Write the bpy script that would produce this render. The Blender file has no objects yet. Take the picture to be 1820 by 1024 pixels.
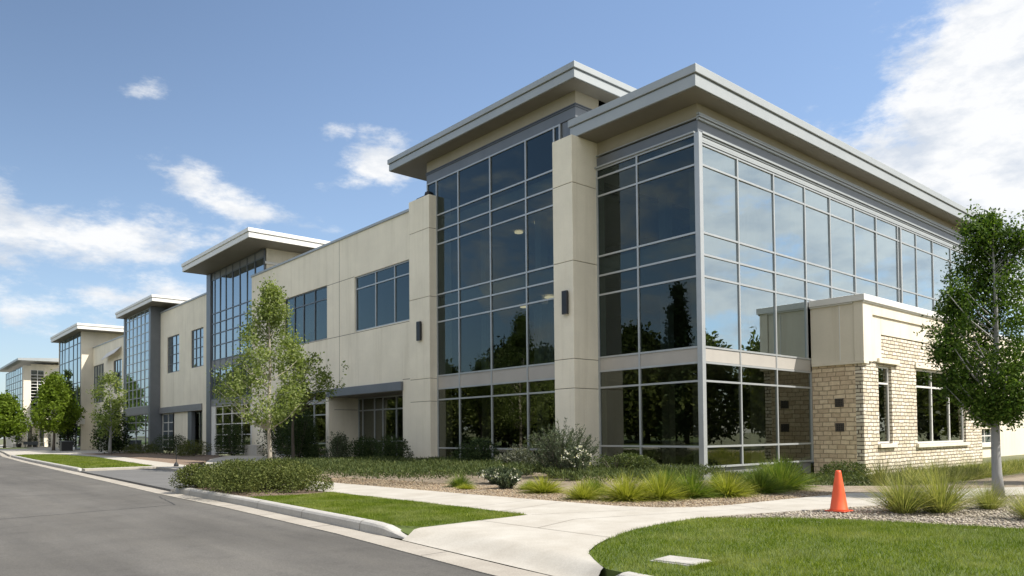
import bpy, bmesh, math, random
import numpy as np
from mathutils import Vector
R = math.radians
random.seed(7)
scene = bpy.context.scene
COL = scene.collection

# ------------------------------------------------------------------ helpers
def thing(name, label, cat, loc=(0, 0, 0), rz=0, group=None):
    o = bpy.data.objects.new(name, None); COL.objects.link(o)
    o.empty_display_size = .3
    o.location = loc; o.rotation_euler = (0, 0, rz)
    o['label'] = label; o['category'] = cat
    if group: o['group'] = group
    return o

def tag(o, label=None, cat=None, group=None, kind=None):
    if label: o['label'] = label
    if cat: o['category'] = cat
    if group: o['group'] = group
    if kind: o['kind'] = kind
    return o

def root_loc(p):
    v = Vector((0, 0, 0))
    while p is not None:
        v += Vector(p.location); p = p.parent
    return v

def link_mesh(name, me, mat, parent=None, smooth=False):
    o = bpy.data.objects.new(name, me); COL.objects.link(o)
    if mat is not None:
        for m in (mat if isinstance(mat, (list, tuple)) else [mat]): me.materials.append(m)
    if parent is not None: o.parent = parent
    if smooth: me.shade_smooth()
    return o

class MB:
    """collects shapes given in world coordinates; build() makes ONE mesh object"""
    def __init__(s): s.v = []; s.f = []; s.m = []; s.mi = 0
    def face(s, pts):
        n = len(s.v); s.v += [tuple(p) for p in pts]; s.f.append(tuple(range(n, n + len(pts)))); s.m.append(s.mi)
    def box(s, x0, x1, y0, y1, z0, z1):
        x0, x1 = min(x0, x1), max(x0, x1); y0, y1 = min(y0, y1), max(y0, y1); z0, z1 = min(z0, z1), max(z0, z1)
        n = len(s.v)
        s.v += [(x0,y0,z0),(x1,y0,z0),(x1,y1,z0),(x0,y1,z0),(x0,y0,z1),(x1,y0,z1),(x1,y1,z1),(x0,y1,z1)]
        for q in ((0,3,2,1),(4,5,6,7),(0,1,5,4),(1,2,6,5),(2,3,7,6),(3,0,4,7)):
            s.f.append(tuple(n + i for i in q)); s.m.append(s.mi)
        return s
    def prism(s, poly, z0, z1):
        n = len(s.v); k = len(poly)
        a = sum(poly[i][0]*poly[(i+1) % k][1]-poly[(i+1) % k][0]*poly[i][1] for i in range(k))
        if a < 0: poly = poly[::-1]
        s.v += [(p[0], p[1], z0) for p in poly] + [(p[0], p[1], z1) for p in poly]
        s.f.append(tuple(n + i for i in range(k-1, -1, -1))); s.f.append(tuple(n + k + i for i in range(k)))
        for i in range(k):
            j = (i+1) % k; s.f.append((n+i, n+j, n+k+j, n+k+i))
        s.m += [s.mi]*(k+2)
        return s
    def tube(s, pts, rad, seg=7):
        n0 = len(s.v); pts = [Vector(p) for p in pts]
        for i, p in enumerate(pts):
            t = (pts[min(i+1, len(pts)-1)] - pts[max(i-1, 0)]).normalized()
            a = t.cross(Vector((.31, .95, .07))).normalized(); b = t.cross(a)
            r = rad[i] if isinstance(rad, (list, tuple)) else rad
            for k in range(seg):
                w = 2*math.pi*k/seg
                s.v.append(tuple(p + a*(r*math.cos(w)) + b*(r*math.sin(w))))
        for i in range(len(pts)-1):
            for k in range(seg):
                k2 = (k+1) % seg
                s.f.append((n0+i*seg+k, n0+i*seg+k2, n0+(i+1)*seg+k2, n0+(i+1)*seg+k)); s.m.append(s.mi)
        s.f.append(tuple(n0+k for k in range(seg-1, -1, -1))); s.f.append(tuple(n0+(len(pts)-1)*seg+k for k in range(seg)))
        s.m += [s.mi]*2
        return s
    def lathe(s, c, prof, seg=20):
        return s.tube([(c[0], c[1], c[2]+z) for z, r in prof], [r for z, r in prof], seg)
    def build(s, name, mat, parent=None, bevel=0, smooth=False, tri=False):
        o = root_loc(parent) if parent is not None else Vector((0, 0, 0))
        me = bpy.data.meshes.new(name)
        me.from_pydata([(x-o.x, y-o.y, z-o.z) for x, y, z in s.v], [], s.f)
        me.update()
        ob = link_mesh(name, me, mat, parent, smooth)
        if isinstance(mat, (list, tuple)): me.polygons.foreach_set('material_index', s.m)
        if tri or bevel:
            bm = bmesh.new(); bm.from_mesh(me)
            bmesh.ops.remove_doubles(bm, verts=bm.verts, dist=1e-5)
            bmesh.ops.recalc_face_normals(bm, faces=bm.faces)
            if tri: bmesh.ops.triangulate(bm, faces=[f for f in bm.faces if len(f.verts) > 4])
            bm.to_mesh(me); bm.free()
        if bevel:
            md = ob.modifiers.new('bevel', 'BEVEL'); md.width = bevel; md.segments = 2; md.limit_method = 'ANGLE'; md.angle_limit = R(40)
        return ob

def np_mesh(name, V, k, mat, parent=None, smooth=False, F=None):
    """V: (n,3) verts; either every k verts make a face, or F gives (m,k) faces"""
    me = bpy.data.meshes.new(name)
    V = np.asarray(V, np.float32)
    if F is None: F = np.arange(len(V)).reshape(-1, k)
    F = np.asarray(F, np.int32); m = len(F)
    me.vertices.add(len(V)); me.vertices.foreach_set('co', V.ravel())
    me.loops.add(m*k); me.loops.foreach_set('vertex_index', F.ravel())
    me.polygons.add(m); me.polygons.foreach_set('loop_start', np.arange(m, dtype=np.int32)*k)
    me.update(calc_edges=True); me.validate()
    return link_mesh(name, me, mat, parent, smooth)

def copy_tree(o, parent=None):
    c = o.copy(); COL.objects.link(c)
    if parent is not None: c.parent = parent
    for ch in list(o.children): copy_tree(ch, c)
    return c

# ------------------------------------------------------------------ materials
def new_mat(name):
    m = bpy.data.materials.new(name); m.use_nodes = True
    nt = m.node_tree; b = nt.nodes['Principled BSDF']
    return m, nt, b, nt.nodes, nt.links

def ramp(N, L, src, stops):
    r = N.new('ShaderNodeValToRGB'); e = r.color_ramp.elements
    while len(e) < len(stops): e.new(.5)
    for el, (p, c) in zip(e, stops):
        el.position = p; el.color = (*c, 1) if len(c) == 3 else c
    L.new(src, r.inputs[0]); return r.outputs[0]

def noise(N, L, vec, scale, detail=4, rough=.55):
    n = N.new('ShaderNodeTexNoise'); n.inputs['Scale'].default_value = scale
    n.inputs['Detail'].default_value = detail; n.inputs['Roughness'].default_value = rough
    if vec is not None: L.new(vec, n.inputs['Vector'])
    return n.outputs['Fac']

def coords(N, L, scale=(1, 1, 1), rot=(0, 0, 0), world=True):
    if world:
        g = N.new('ShaderNodeNewGeometry'); out = g.outputs['Position']
    else:
        g = N.new('ShaderNodeTexCoord'); out = g.outputs['Object']
    mp = N.new('ShaderNodeMapping'); mp.inputs['Scale'].default_value = scale; mp.inputs['Rotation'].default_value = rot
    L.new(out, mp.inputs['Vector']); return mp.outputs[0]

def bump(N, L, b, h, strength, dist):
    bp = N.new('ShaderNodeBump'); bp.inputs['Strength'].default_value = strength; bp.inputs['Distance'].default_value = dist
    L.new(h, bp.inputs['Height']); L.new(bp.outputs[0], b.inputs['Normal'])

def mixc(N, L, fac, a, b, mode='MIX'):
    x = N.new('ShaderNodeMix'); x.data_type = 'RGBA'; x.blend_type = mode
    for sock, v in ((x.inputs[0], fac), (x.inputs[6], a), (x.inputs[7], b)):
        if isinstance(v, (int, float)): sock.default_value = v
        elif isinstance(v, tuple): sock.default_value = (*v, 1)
        else: L.new(v, sock)
    return x.outputs[2]

def math_(N, L, op, a, b=None, clamp=False):
    x = N.new('ShaderNodeMath'); x.operation = op; x.use_clamp = clamp
    for i, v in enumerate((a, b)):
        if v is None: continue
        if isinstance(v, (int, float)): x.inputs[i].default_value = v
        else: L.new(v, x.inputs[i])
    return x.outputs[0]

def surf(name, c0, c1, scale=3, rough=.8, bumps=None, metallic=0, stretch=(1, 1, 1), fine=None, spec=None):
    """two-tone noise surface with optional fine speckle and bump"""
    m, nt, b, N, L = new_mat(name)
    v = coords(N, L, stretch)
    f = noise(N, L, v, scale, 6, .6)
    col = ramp(N, L, f, [(.3, c0), (.7, c1)])
    if fine:
        f2 = noise(N, L, coords(N, L), fine[0], 3, .7)
        col = mixc(N, L, fine[1], col, ramp(N, L, f2, [(.35, (.5, .5, .5)), (.65, (1.45, 1.45, 1.45))]), 'MULTIPLY')
    L.new(col, b.inputs['Base Color'])
    b.inputs['Roughness'].default_value = rough; b.inputs['Metallic'].default_value = metallic
    if spec is not None: b.inputs['Specular IOR Level'].default_value = spec
    if bumps: bump(N, L, b, noise(N, L, coords(N, L), bumps[0], 4, .6), bumps[1], bumps[2])
    return m

def stucco(name, col):
    m, nt, b, N, L = new_mat(name)
    lo = tuple(c*.93 for c in col); hi = tuple(min(1, c*1.05) for c in col)
    big = noise(N, L, coords(N, L), .6, 5, .6)
    c = ramp(N, L, big, [(.3, lo), (.7, hi)])
    st = noise(N, L, coords(N, L, (2.2, 2.2, .12)), 1.0, 6, .65)      # rain streaks
    c = mixc(N, L, .55, c, ramp(N, L, st, [(.28, (.80, .785, .75)), (.5, (1, 1, 1))]), 'MULTIPLY')
    fn = noise(N, L, coords(N, L), 28, 3, .7)
    c = mixc(N, L, .25, c, ramp(N, L, fn, [(.3, (.85, .85, .85)), (.7, (1.1, 1.1, 1.1))]), 'MULTIPLY')
    L.new(c, b.inputs['Base Color']); b.inputs['Roughness'].default_value = .9
    b.inputs['Specular IOR Level'].default_value = .2
    bump(N, L, b, noise(N, L, coords(N, L), 60, 4, .7), .35, .01)
    return m

def leaf_mat(name, c0, c1, c2, trans=.35, rough=.55, patch=False):
    m, nt, b, N, L = new_mat(name)
    g = N.new('ShaderNodeNewGeometry')
    c = ramp(N, L, g.outputs['Random Per Island'], [(.0, c0), (.55, c1), (1., c2)])
    big = noise(N, L, coords(N, L), 1.4, 3, .6)
    c = mixc(N, L, .5, c, ramp(N, L, big, [(.3, (.62, .7, .6)), (.7, (1.3, 1.25, 1.1))]), 'MULTIPLY')
    if patch:      # thin, dry spots in the turf
        c = mixc(N, L, ramp(N, L, noise(N, L, coords(N, L), .9, 5, .65), [(.46, (0, 0, 0)), (.70, (.8, .8, .8))]), c, (.30, .32, .15))
        c = mixc(N, L, .5, c, ramp(N, L, noise(N, L, coords(N, L), .45, 3, .5), [(.35, (.7, .78, .8)), (.65, (1.25, 1.15, .9))]), 'MULTIPLY')
    L.new(c, b.inputs['Base Color']); b.inputs['Roughness'].default_value = rough
    b.inputs['Specular IOR Level'].default_value = .1
    t = N.new('ShaderNodeBsdfTranslucent'); L.new(mixc(N, L, 1., c, (1.25, 1.3, .55), 'MULTIPLY'), t.inputs['Color'])
    mx = N.new('ShaderNodeMixShader'); mx.inputs[0].default_value = trans
    L.new(b.outputs[0], mx.inputs[1]); L.new(t.outputs[0], mx.inputs[2])
    L.new(mx.outputs[0], N['Material Output'].inputs['Surface'])
    return m

def glass_mat(name, refl, tint, opaque=None, blue=(.82, .93, 1.0), wav=.0012, k=1.0):
    m, nt, b, N, L = new_mat(name)
    gl = N.new('ShaderNodeBsdfGlossy'); gl.inputs['Roughness'].default_value = .0
    gl.inputs['Color'].default_value = (*blue, 1)
    # slight waviness of real panes
    bp = N.new('ShaderNodeBump'); bp.inputs['Strength'].default_value = .5; bp.inputs['Distance'].default_value = wav
    L.new(noise(N, L, coords(N, L), .9, 1, .4), bp.inputs['Height']); L.new(bp.outputs[0], gl.inputs['Normal'])
    if opaque:
        tr = N.new('ShaderNodeBsdfDiffuse')
        f = noise(N, L, coords(N, L, (1, 1, .35)), .8, 2, .5)
        L.new(ramp(N, L, f, [(.35, tuple(c*.4 for c in opaque)), (.65, opaque)]), tr.inputs['Color'])
    else:
        tr = N.new('ShaderNodeBsdfTransparent'); tr.inputs['Color'].default_value = (*tint, 1)
    g = N.new('ShaderNodeNewGeometry'); dt = N.new('ShaderNodeVectorMath'); dt.operation = 'DOT_PRODUCT'
    L.new(g.outputs['Incoming'], dt.inputs[0]); L.new(g.outputs['Normal'], dt.inputs[1])
    gr = math_(N, L, 'SUBTRACT', 1., math_(N, L, 'ABSOLUTE', dt.outputs['Value']), True)      # grazing factor
    fac = math_(N, L, 'ADD', math_(N, L, 'MULTIPLY', math_(N, L, 'POWER', gr, 4.), k), refl, True)
    mx = N.new('ShaderNodeMixShader'); L.new(fac, mx.inputs[0])
    L.new(tr.outputs[0], mx.inputs[1]); L.new(gl.outputs[0], mx.inputs[2])
    L.new(mx.outputs[0], N['Material Output'].inputs['Surface'])
    return m

def brick_mat(name, ca, cb, mortar, w, h):
    m, nt, b, N, L = new_mat(name)
    g = N.new('ShaderNodeNewGeometry'); sp = N.new('ShaderNodeSeparateXYZ'); L.new(g.outputs['Position'], sp.inputs[0])
    u = math_(N, L, 'SUBTRACT', sp.outputs[0], sp.outputs[1])
    cb_ = N.new('ShaderNodeCombineXYZ'); L.new(u, cb_.inputs[0]); L.new(sp.outputs[2], cb_.inputs[1])
    dist = N.new('ShaderNodeTexNoise'); dist.inputs['Scale'].default_value = 2.5; L.new(cb_.outputs[0], dist.inputs['Vector'])
    vm = N.new('ShaderNodeVectorMath'); vm.operation = 'MULTIPLY_ADD'
    L.new(dist.outputs['Color'], vm.inputs[0]); vm.inputs[1].default_value = (.09, .07, 0); L.new(cb_.outputs[0], vm.inputs[2])
    br = N.new('ShaderNodeTexBrick'); L.new(vm.outputs[0], br.inputs['Vector'])
    br.inputs['Scale'].default_value = 1; br.inputs['Brick Width'].default_value = w; br.inputs['Row Height'].default_value = h
    br.inputs['Mortar Size'].default_value = .02; br.inputs['Mortar Smooth'].default_value = .25; br.inputs['Bias'].default_value = -.1; br.offset = .42; br.squash = 1.35; br.squash_frequency = 3
    br.inputs['Color1'].default_value = (*ca, 1); br.inputs['Color2'].default_value = (*cb, 1); br.inputs['Mortar'].default_value = (*mortar, 1)
    f = noise(N, L, coords(N, L), 7, 5, .7)
    c = mixc(N, L, .75, br.outputs['Color'], ramp(N, L, f, [(.28, (.72, .68, .6)), (.7, (1.15, 1.15, 1.15))]), 'MULTIPLY')
    L.new(c, b.inputs['Base Color']); b.inputs['Roughness'].default_value = .88
    hgt = math_(N, L, 'SUBTRACT', math_(N, L, 'MULTIPLY', noise(N, L, coords(N, L), 14, 4, .7), .6), br.outputs['Fac'])
    bump(N, L, b, hgt, .9, .02)
    return m

M = {}
CREAM = (.87, .81, .675)
M['cream'] = stucco('cream_stucco', CREAM)
M['cream_trim'] = stucco('pale_stucco_trim', (.78, .72, .60))
M['joint'] = surf('joint_sealant', (.10, .08, .06), (.17, .14, .11), 8)
M['fascia'] = surf('pale_grey_metal_fascia', (.345, .37, .385), (.395, .42, .43), .7, .42, metallic=.15)
M['fascia_white'] = surf('white_metal_fascia', (.72, .71, .68), (.78, .77, .74), .7, .45)
M['soffit'] = surf('warm_grey_soffit', (.19, .175, .145), (.225, .21, .175), .8, .55)
M['frieze'] = surf('beige_frieze_panel', (.34, .30, .22), (.38, .34, .26), .8, .6)
M['slate'] = surf('slate_grey_metal', (.145, .16, .18), (.175, .19, .21), .9, .4, metallic=.2)
M['alu'] = surf('brushed_aluminium_frame', (.41, .43, .44), (.47, .49, .50), 1.5, .38, metallic=.35)
M['dark_alu'] = surf('dark_grey_frame', (.11, .125, .145), (.14, .155, .175), 1.2, .4, metallic=.3)
M['spandrel'] = surf('grey_beige_spandrel', (.40, .375, .345), (.45, .425, .39), 1, .5)
M['spandrel_dark'] = surf('grey_spandrel', (.20, .205, .215), (.235, .24, .25), 1, .45)
M['black'] = surf('black_metal', (.012, .013, .015), (.02, .021, .024), 4, .4)
M['glass'] = glass_mat('navy_front_glass', .055, (.46, .51, .51), None, (.72, .84, .86), k=.9)
M['glass_side'] = glass_mat('silvery_side_glass', .46, (.45, .50, .50), None, (.84, .96, 1.0))
M['glass_far'] = glass_mat('blue_grey_glass', .26, None, (.05, .06, .07))
M['glass_dark'] = glass_mat('dark_ground_floor_glass', .125, (.50, .52, .48), None, (.9, .94, .86))
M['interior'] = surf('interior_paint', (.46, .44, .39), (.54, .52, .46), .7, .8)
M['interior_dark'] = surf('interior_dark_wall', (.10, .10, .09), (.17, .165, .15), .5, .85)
M['curtain'] = surf('grey_curtain', (.42, .43, .42), (.5, .5, .49), 2, .9)
M['blind'] = surf('pale_blinds', (.55, .53, .48), (.62, .6, .54), 2, .7)
M['brick'] = brick_mat('tan_split_stone', (.62, .55, .43), (.86, .81, .71), (.13, .10, .07), .40, .150)
M['brick_pale'] = brick_mat('warm_tan_stone', (.66, .52, .37), (.88, .74, .55), (.44, .34, .24), .36, .185)
M['concrete'] = surf('pale_concrete_walk', (.36, .33, .28), (.46, .435, .385), 1.3, .85, (90, .25, .004), fine=(45, .18))
M['kerb'] = surf('grey_concrete_kerb', (.36, .345, .315), (.44, .425, .395), 1.6, .85, (60, .3, .006), fine=(40, .22))
M['gutter'] = surf('stained_gutter_concrete', (.29, .26, .22), (.38, .35, .30), 1.4, .88, (60, .3, .006), fine=(45, .25))
M['trunk_grey'] = surf('pale_grey_bark', (.22, .22, .215), (.32, .32, .315), 6, .8, (35, .5, .01), stretch=(1, 1, .25))
M['trunk_pale'] = surf('pale_brown_bark', (.30, .265, .22), (.42, .38, .32), 6, .85, (35, .5, .01), stretch=(1, 1, .25))
M['trunk_dark'] = surf('dark_bark', (.07, .06, .05), (.12, .10, .085), 6, .9, (30, .5, .01), stretch=(1, 1, .3))
M['orange'] = surf('faded_orange_plastic', (.80, .10, .030), (.88, .135, .045), 5, .45)
M['cone_base'] = surf('scuffed_orange_base', (.55, .075, .03), (.7, .10, .04), 6, .6)
M['pebble'] = leaf_mat('river_pebble', (.16, .135, .11), (.31, .27, .225), (.50, .45, .40), 0., .85)
M['chip'] = leaf_mat('bark_chip', (.16, .11, .075), (.30, .23, .165), (.46, .38, .29), 0., .95)
M['leaf_right'] = leaf_mat('deep_green_leaves', (.03, .065, .010), (.065, .12, .02), (.16, .23, .05), .35)
M['leaf_light'] = leaf_mat('pale_olive_leaves', (.11, .15, .04), (.20, .255, .085), (.38, .42, .22), .5)
M['leaf_lime'] = leaf_mat('lime_green_leaves', (.075, .12, .015), (.13, .19, .022), (.21, .28, .045), .4)
M['leaf_dark'] = leaf_mat('dark_shrub_leaves', (.018, .034, .014), (.036, .06, .024), (.075, .105, .045), .25)
M['leaf_hedge'] = leaf_mat('olive_hedge_leaves', (.04, .055, .016), (.085, .105, .03), (.19, .21, .075), .25)
M['leaf_cover'] = leaf_mat('dull_green_cover_leaves', (.04, .06, .024), (.075, .10, .038), (.14, .165, .07), .3)
M['leaf_sage'] = leaf_mat('grey_sage_leaves', (.075, .085, .065), (.13, .14, .115), (.20, .20, .17), .25)
M['leaf_rosemary'] = leaf_mat('grey_green_needles', (.04, .06, .04), (.085, .11, .07), (.15, .18, .12), .25)
M['petal'] = leaf_mat('white_petals', (.62, .58, .56), (.74, .72, .70), (.82, .8, .78), .3)
M['blade_yellow'] = leaf_mat('yellow_green_blades', (.13, .16, .022), (.27, .29, .045), (.50, .48, .14), .4)
M['blade_green'] = leaf_mat('fresh_green_blades', (.065, .12, .022), (.13, .19, .035), (.26, .29, .08), .4)
M['blade_straw'] = leaf_mat('straw_green_blades', (.13, .16, .05), (.25, .27, .10), (.46, .43, .22), .4)
M['lawn_blade'] = leaf_mat('lawn_blades', (.075, .125, .010), (.14, .195, .018), (.29, .33, .07), .4, patch=True)
M['lawn_soil'] = surf('lawn_thatch', (.06, .09, .016), (.095, .125, .025), 1.6, .95, fine=(60, .4))

def asphalt():
    m, nt, b, N, L = new_mat('worn_asphalt')
    big = noise(N, L, coords(N, L, (1, .35, 1)), .45, 6, .62)
    c = ramp(N, L, big, [(.28, (.082, .077, .069)), (.5, (.108, .102, .092)), (.74, (.138, .131, .119))])
    wear = noise(N, L, coords(N, L, (1.3, .06, 1), (0, 0, -.03)), 1.0, 5, .6)
    c = mixc(N, L, .7, c, ramp(N, L, wear, [(.3, (.74, .74, .75)), (.52, (1, 1, 1)), (.75, (1.18, 1.17, 1.14))]), 'MULTIPLY')
    blot = noise(N, L, coords(N, L), 1.7, 6, .7)
    c = mixc(N, L, .55, c, ramp(N, L, blot, [(.28, (.66, .65, .64)), (.45, (1, 1, 1)), (.8, (1.15, 1.14, 1.1))]), 'MULTIPLY')
    sp = noise(N, L, coords(N, L), 70, 3, .8)
    c = mixc(N, L, .6, c, ramp(N, L, sp, [(.32, (.45, .45, .45)), (.68, (1.6, 1.6, 1.6))]), 'MULTIPLY')
    L.new(c, b.inputs['Base Color']); b.inputs['Roughness'].default_value = .86; b.inputs['Specular IOR Level'].default_value = .3
    bump(N, L, b, noise(N, L, coords(N, L), 90, 3, .8), .5, .006)
    return m
M['asphalt'] = asphalt()
M['asphalt_side'] = surf('grey_side_asphalt', (.11, .108, .105), (.15, .147, .142), .8, .88, (90, .5, .006), fine=(70, .4))
M['lid'] = surf('smooth_pale_lid', (.33, .31, .28), (.44, .42, .38), 5, .75, fine=(60, .3))
M['crack'] = surf('crack_sealant', (.03, .03, .03), (.05, .05, .05), 8, .8)
M['mulch'] = surf('bark_mulch', (.20, .155, .11), (.34, .28, .21), 2.2, .95, (30, .9, .03), fine=(35, .7))
M['mulch_red'] = surf('red_brown_mulch', (.15, .105, .075), (.25, .185, .135), 2.2, .95, (30, .9, .03), fine=(35, .6))
M['gravel'] = surf('grey_pink_gravel', (.20, .17, .14), (.33, .285, .24), 3, .95, (28, 1., .03), fine=(32, .8))
M['earth'] = surf('dry_grass_earth', (.10, .11, .05), (.15, .15, .075), .3, .95)

def light_mat():
    m, nt, b, N, L = new_mat('ceiling_lamp_glow')
    b.inputs['Emission Color'].default_value = (1, .74, .42, 1); b.inputs['Emission Strength'].default_value = .9
    return m
M['lamp_glow'] = light_mat()

# ------------------------------------------------------------------ camera
cam = bpy.data.cameras.new('camera'); co = bpy.data.objects.new('camera', cam); COL.objects.link(co)
CAM = Vector((-22.13956, -15.35214, 1.45))
from mathutils import Matrix
right = Vector((.7550, -.6550, -.00931)); fwd = Vector((.6551, .7550, .02805))
fwd.normalize(); right = (right - fwd*right.dot(fwd)).normalized(); up = right.cross(fwd)
mt = Matrix((right, up, -fwd)).transposed().to_4x4(); mt.translation = CAM
co.matrix_world = mt
F_PX = 1327.6
cam.sensor_width = 36; cam.lens = F_PX/1820*36; cam.shift_y = (734-512)/1820
cam.clip_start = .1; cam.clip_end = 6000
scene.camera = co

# ------------------------------------------------------------------ sun and sky
SUN_AZ = Vector((.50, -.866, 0)); SUN_EL = R(50)
sd = bpy.data.lights.new('sun', 'SUN'); sd.energy = 3.2; sd.angle = R(.55); sd.color = (1, .94, .84)
so = bpy.data.objects.new('sun', sd); COL.objects.link(so)
sdir = Vector((SUN_AZ.x*math.cos(SUN_EL), SUN_AZ.y*math.cos(SUN_EL), math.sin(SUN_EL))).normalized()
so.rotation_euler = sdir.to_track_quat('Z', 'Y').to_euler(); so.location = (0, -60, 80)

world = bpy.data.worlds.new('World'); scene.world = world; world.use_nodes = True
def build_world():
    nt = world.node_tree; N, L = nt.nodes, nt.links
    bg = N['Background']
    sky = N.new('ShaderNodeTexSky'); sky.sky_type = 'NISHITA'; sky.sun_disc = False
    sky.sun_elevation = SUN_EL; sky.sun_rotation = math.atan2(SUN_AZ.x, SUN_AZ.y)
    sky.altitude = 300; sky.air_density = 1.0; sky.dust_density = .6; sky.ozone_density = 1.6
    tc = N.new('ShaderNodeTexCoord'); dirv = tc.outputs['Generated']
    def vdot(v):
        d = N.new('ShaderNodeVectorMath'); d.operation = 'DOT_PRODUCT'; L.new(dirv, d.inputs[0]); d.inputs[1].default_value = v
        return d.outputs['Value']
    # fleece of small and large noise, flattened vertically
    mp = N.new('ShaderNodeMapping'); mp.inputs['Scale'].default_value = (1, 1, 2.3); L.new(dirv, mp.inputs['Vector'])
    n1 = noise(N, L, mp.outputs[0], 10, 10, .64)
    n2 = noise(N, L, mp.outputs[0], 2.1, 3, .5)
    nn = math_(N, L, 'ADD', math_(N, L, 'MULTIPLY', n1, .78), math_(N, L, 'MULTIPLY', n2, .22))
    total = None
    # (direction, half width, half height, tilt, strength): cloud banks, among them unseen ones added as fill
    banks = [((.90, .22, .325), .24, .14, .50, 1.5), ((.90, .10, .30), .32, .18, .25, 1.4),
             ((.875, .35, .262), .15, .085, .3, 1.25), ((.87, .35, .325), .09, .05, .5, .9),
             ((.487, .803, .344), .062, .05, 0, 1.0), ((.436, .824, .372), .035, .02, 0, .82), ((.470, .83, .318), .06, .018, 0, .82),
             ((.315, .905, .296), .085, .036, -.35, .9), ((.345, .89, .272), .06, .02, 0, .82),
             ((.237, .889, .392), .035, .018, .2, .66), ((.425, .86, .262), .09, .018, -.1, .78),
             ((.155, .957, .224), .19, .056, .06, 1.0), ((.05, .97, .232), .16, .058, .1, 1.0),
             ((.13, .97, .150), .28, .05, 0, .75), ((.38, .90, .17), .3, .05, 0, .65),
             ((-.60, -.60, .53), 1.0, .62, 0, 1.5), ((-.35, -.2, .92), .65, .6, 0, 1.35), ((.60, -.72, .36), .75, .34, 0, 1.15), ((.80, -.35, .55), .5, .26, 0, .9), ((.90, -.35, .3), .6, .3, 0, 1.0)]  # leading pair: unseen, added overhead and behind the camera to fill shaded walls
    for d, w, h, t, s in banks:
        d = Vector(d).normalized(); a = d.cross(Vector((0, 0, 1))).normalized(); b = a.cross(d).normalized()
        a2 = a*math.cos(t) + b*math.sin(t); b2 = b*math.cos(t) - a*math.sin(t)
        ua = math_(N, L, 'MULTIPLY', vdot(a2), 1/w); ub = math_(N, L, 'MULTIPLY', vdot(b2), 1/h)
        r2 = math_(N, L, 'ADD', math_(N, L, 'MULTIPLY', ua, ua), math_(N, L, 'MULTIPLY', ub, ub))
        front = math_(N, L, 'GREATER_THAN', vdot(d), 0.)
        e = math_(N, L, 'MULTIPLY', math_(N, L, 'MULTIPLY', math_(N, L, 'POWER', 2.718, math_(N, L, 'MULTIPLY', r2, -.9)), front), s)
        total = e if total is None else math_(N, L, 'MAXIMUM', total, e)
    # density = where noise rises above a level that the banks lower
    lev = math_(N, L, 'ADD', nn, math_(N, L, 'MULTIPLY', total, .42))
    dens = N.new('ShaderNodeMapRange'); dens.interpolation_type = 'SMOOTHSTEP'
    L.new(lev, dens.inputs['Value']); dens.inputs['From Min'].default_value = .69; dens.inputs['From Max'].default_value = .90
    shade = ramp(N, L, noise(N, L, mp.outputs[0], 13, 8, .62), [(.32, (2.5, 2.7, 3.0)), (.56, (3.7, 3.7, 3.68))])
    # thin haze towards the horizon
    z = N.new('ShaderNodeSeparateXYZ'); L.new(dirv, z.inputs[0])
    hz = math_(N, L, 'MULTIPLY', math_(N, L, 'POWER', 2.718, math_(N, L, 'MULTIPLY', math_(N, L, 'ABSOLUTE', z.outputs[2]), -4.0)), .66)
    hz = math_(N, L, 'ADD', hz, .02)
    skyc = mixc(N, L, hz, sky.outputs[0], (1.6, 1.95, 2.4))
    pol = math_(N, L, 'MAXIMUM', vdot(Vector((-.05, .88, .47)).normalized()), 0.)       # the sky is deepest across from the sun
    pol = math_(N, L, 'SUBTRACT', .80, math_(N, L, 'MULTIPLY', math_(N, L, 'POWER', pol, 9.), .27))
    vm = N.new('ShaderNodeVectorMath'); vm.operation = 'SCALE'; L.new(skyc, vm.inputs[0]); L.new(pol, vm.inputs['Scale'])
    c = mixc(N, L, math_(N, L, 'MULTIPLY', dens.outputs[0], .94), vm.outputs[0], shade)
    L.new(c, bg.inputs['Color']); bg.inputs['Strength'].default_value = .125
build_world()
vs = scene.view_settings
vs.view_transform = 'Standard'; vs.look = 'None'; vs.exposure = 1.15; vs.gamma = 1
scene.cycles.max_bounces = 8; scene.cycles.transparent_max_bounces = 12
scene.cycles.caustics_reflective = False; scene.cycles.caustics_refractive = False

# ------------------------------------------------------------------ building kit
def P(ax, plane, u, d, z):
    """point on a facade: ax 'x' = plane x const running along y (outside is -x); ax 'y' = plane y const running along x (outside is -y)"""
    return (plane + d, u, z) if ax == 'x' else (u, plane + d, z)

def fbox(mb, ax, plane, u0, u1, d0, d1, z0, z1):
    a = P(ax, plane, u0, d0, z0); b = P(ax, plane, u1, d1, z1)
    mb.box(a[0], b[0], a[1], b[1], z0, z1)

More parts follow.
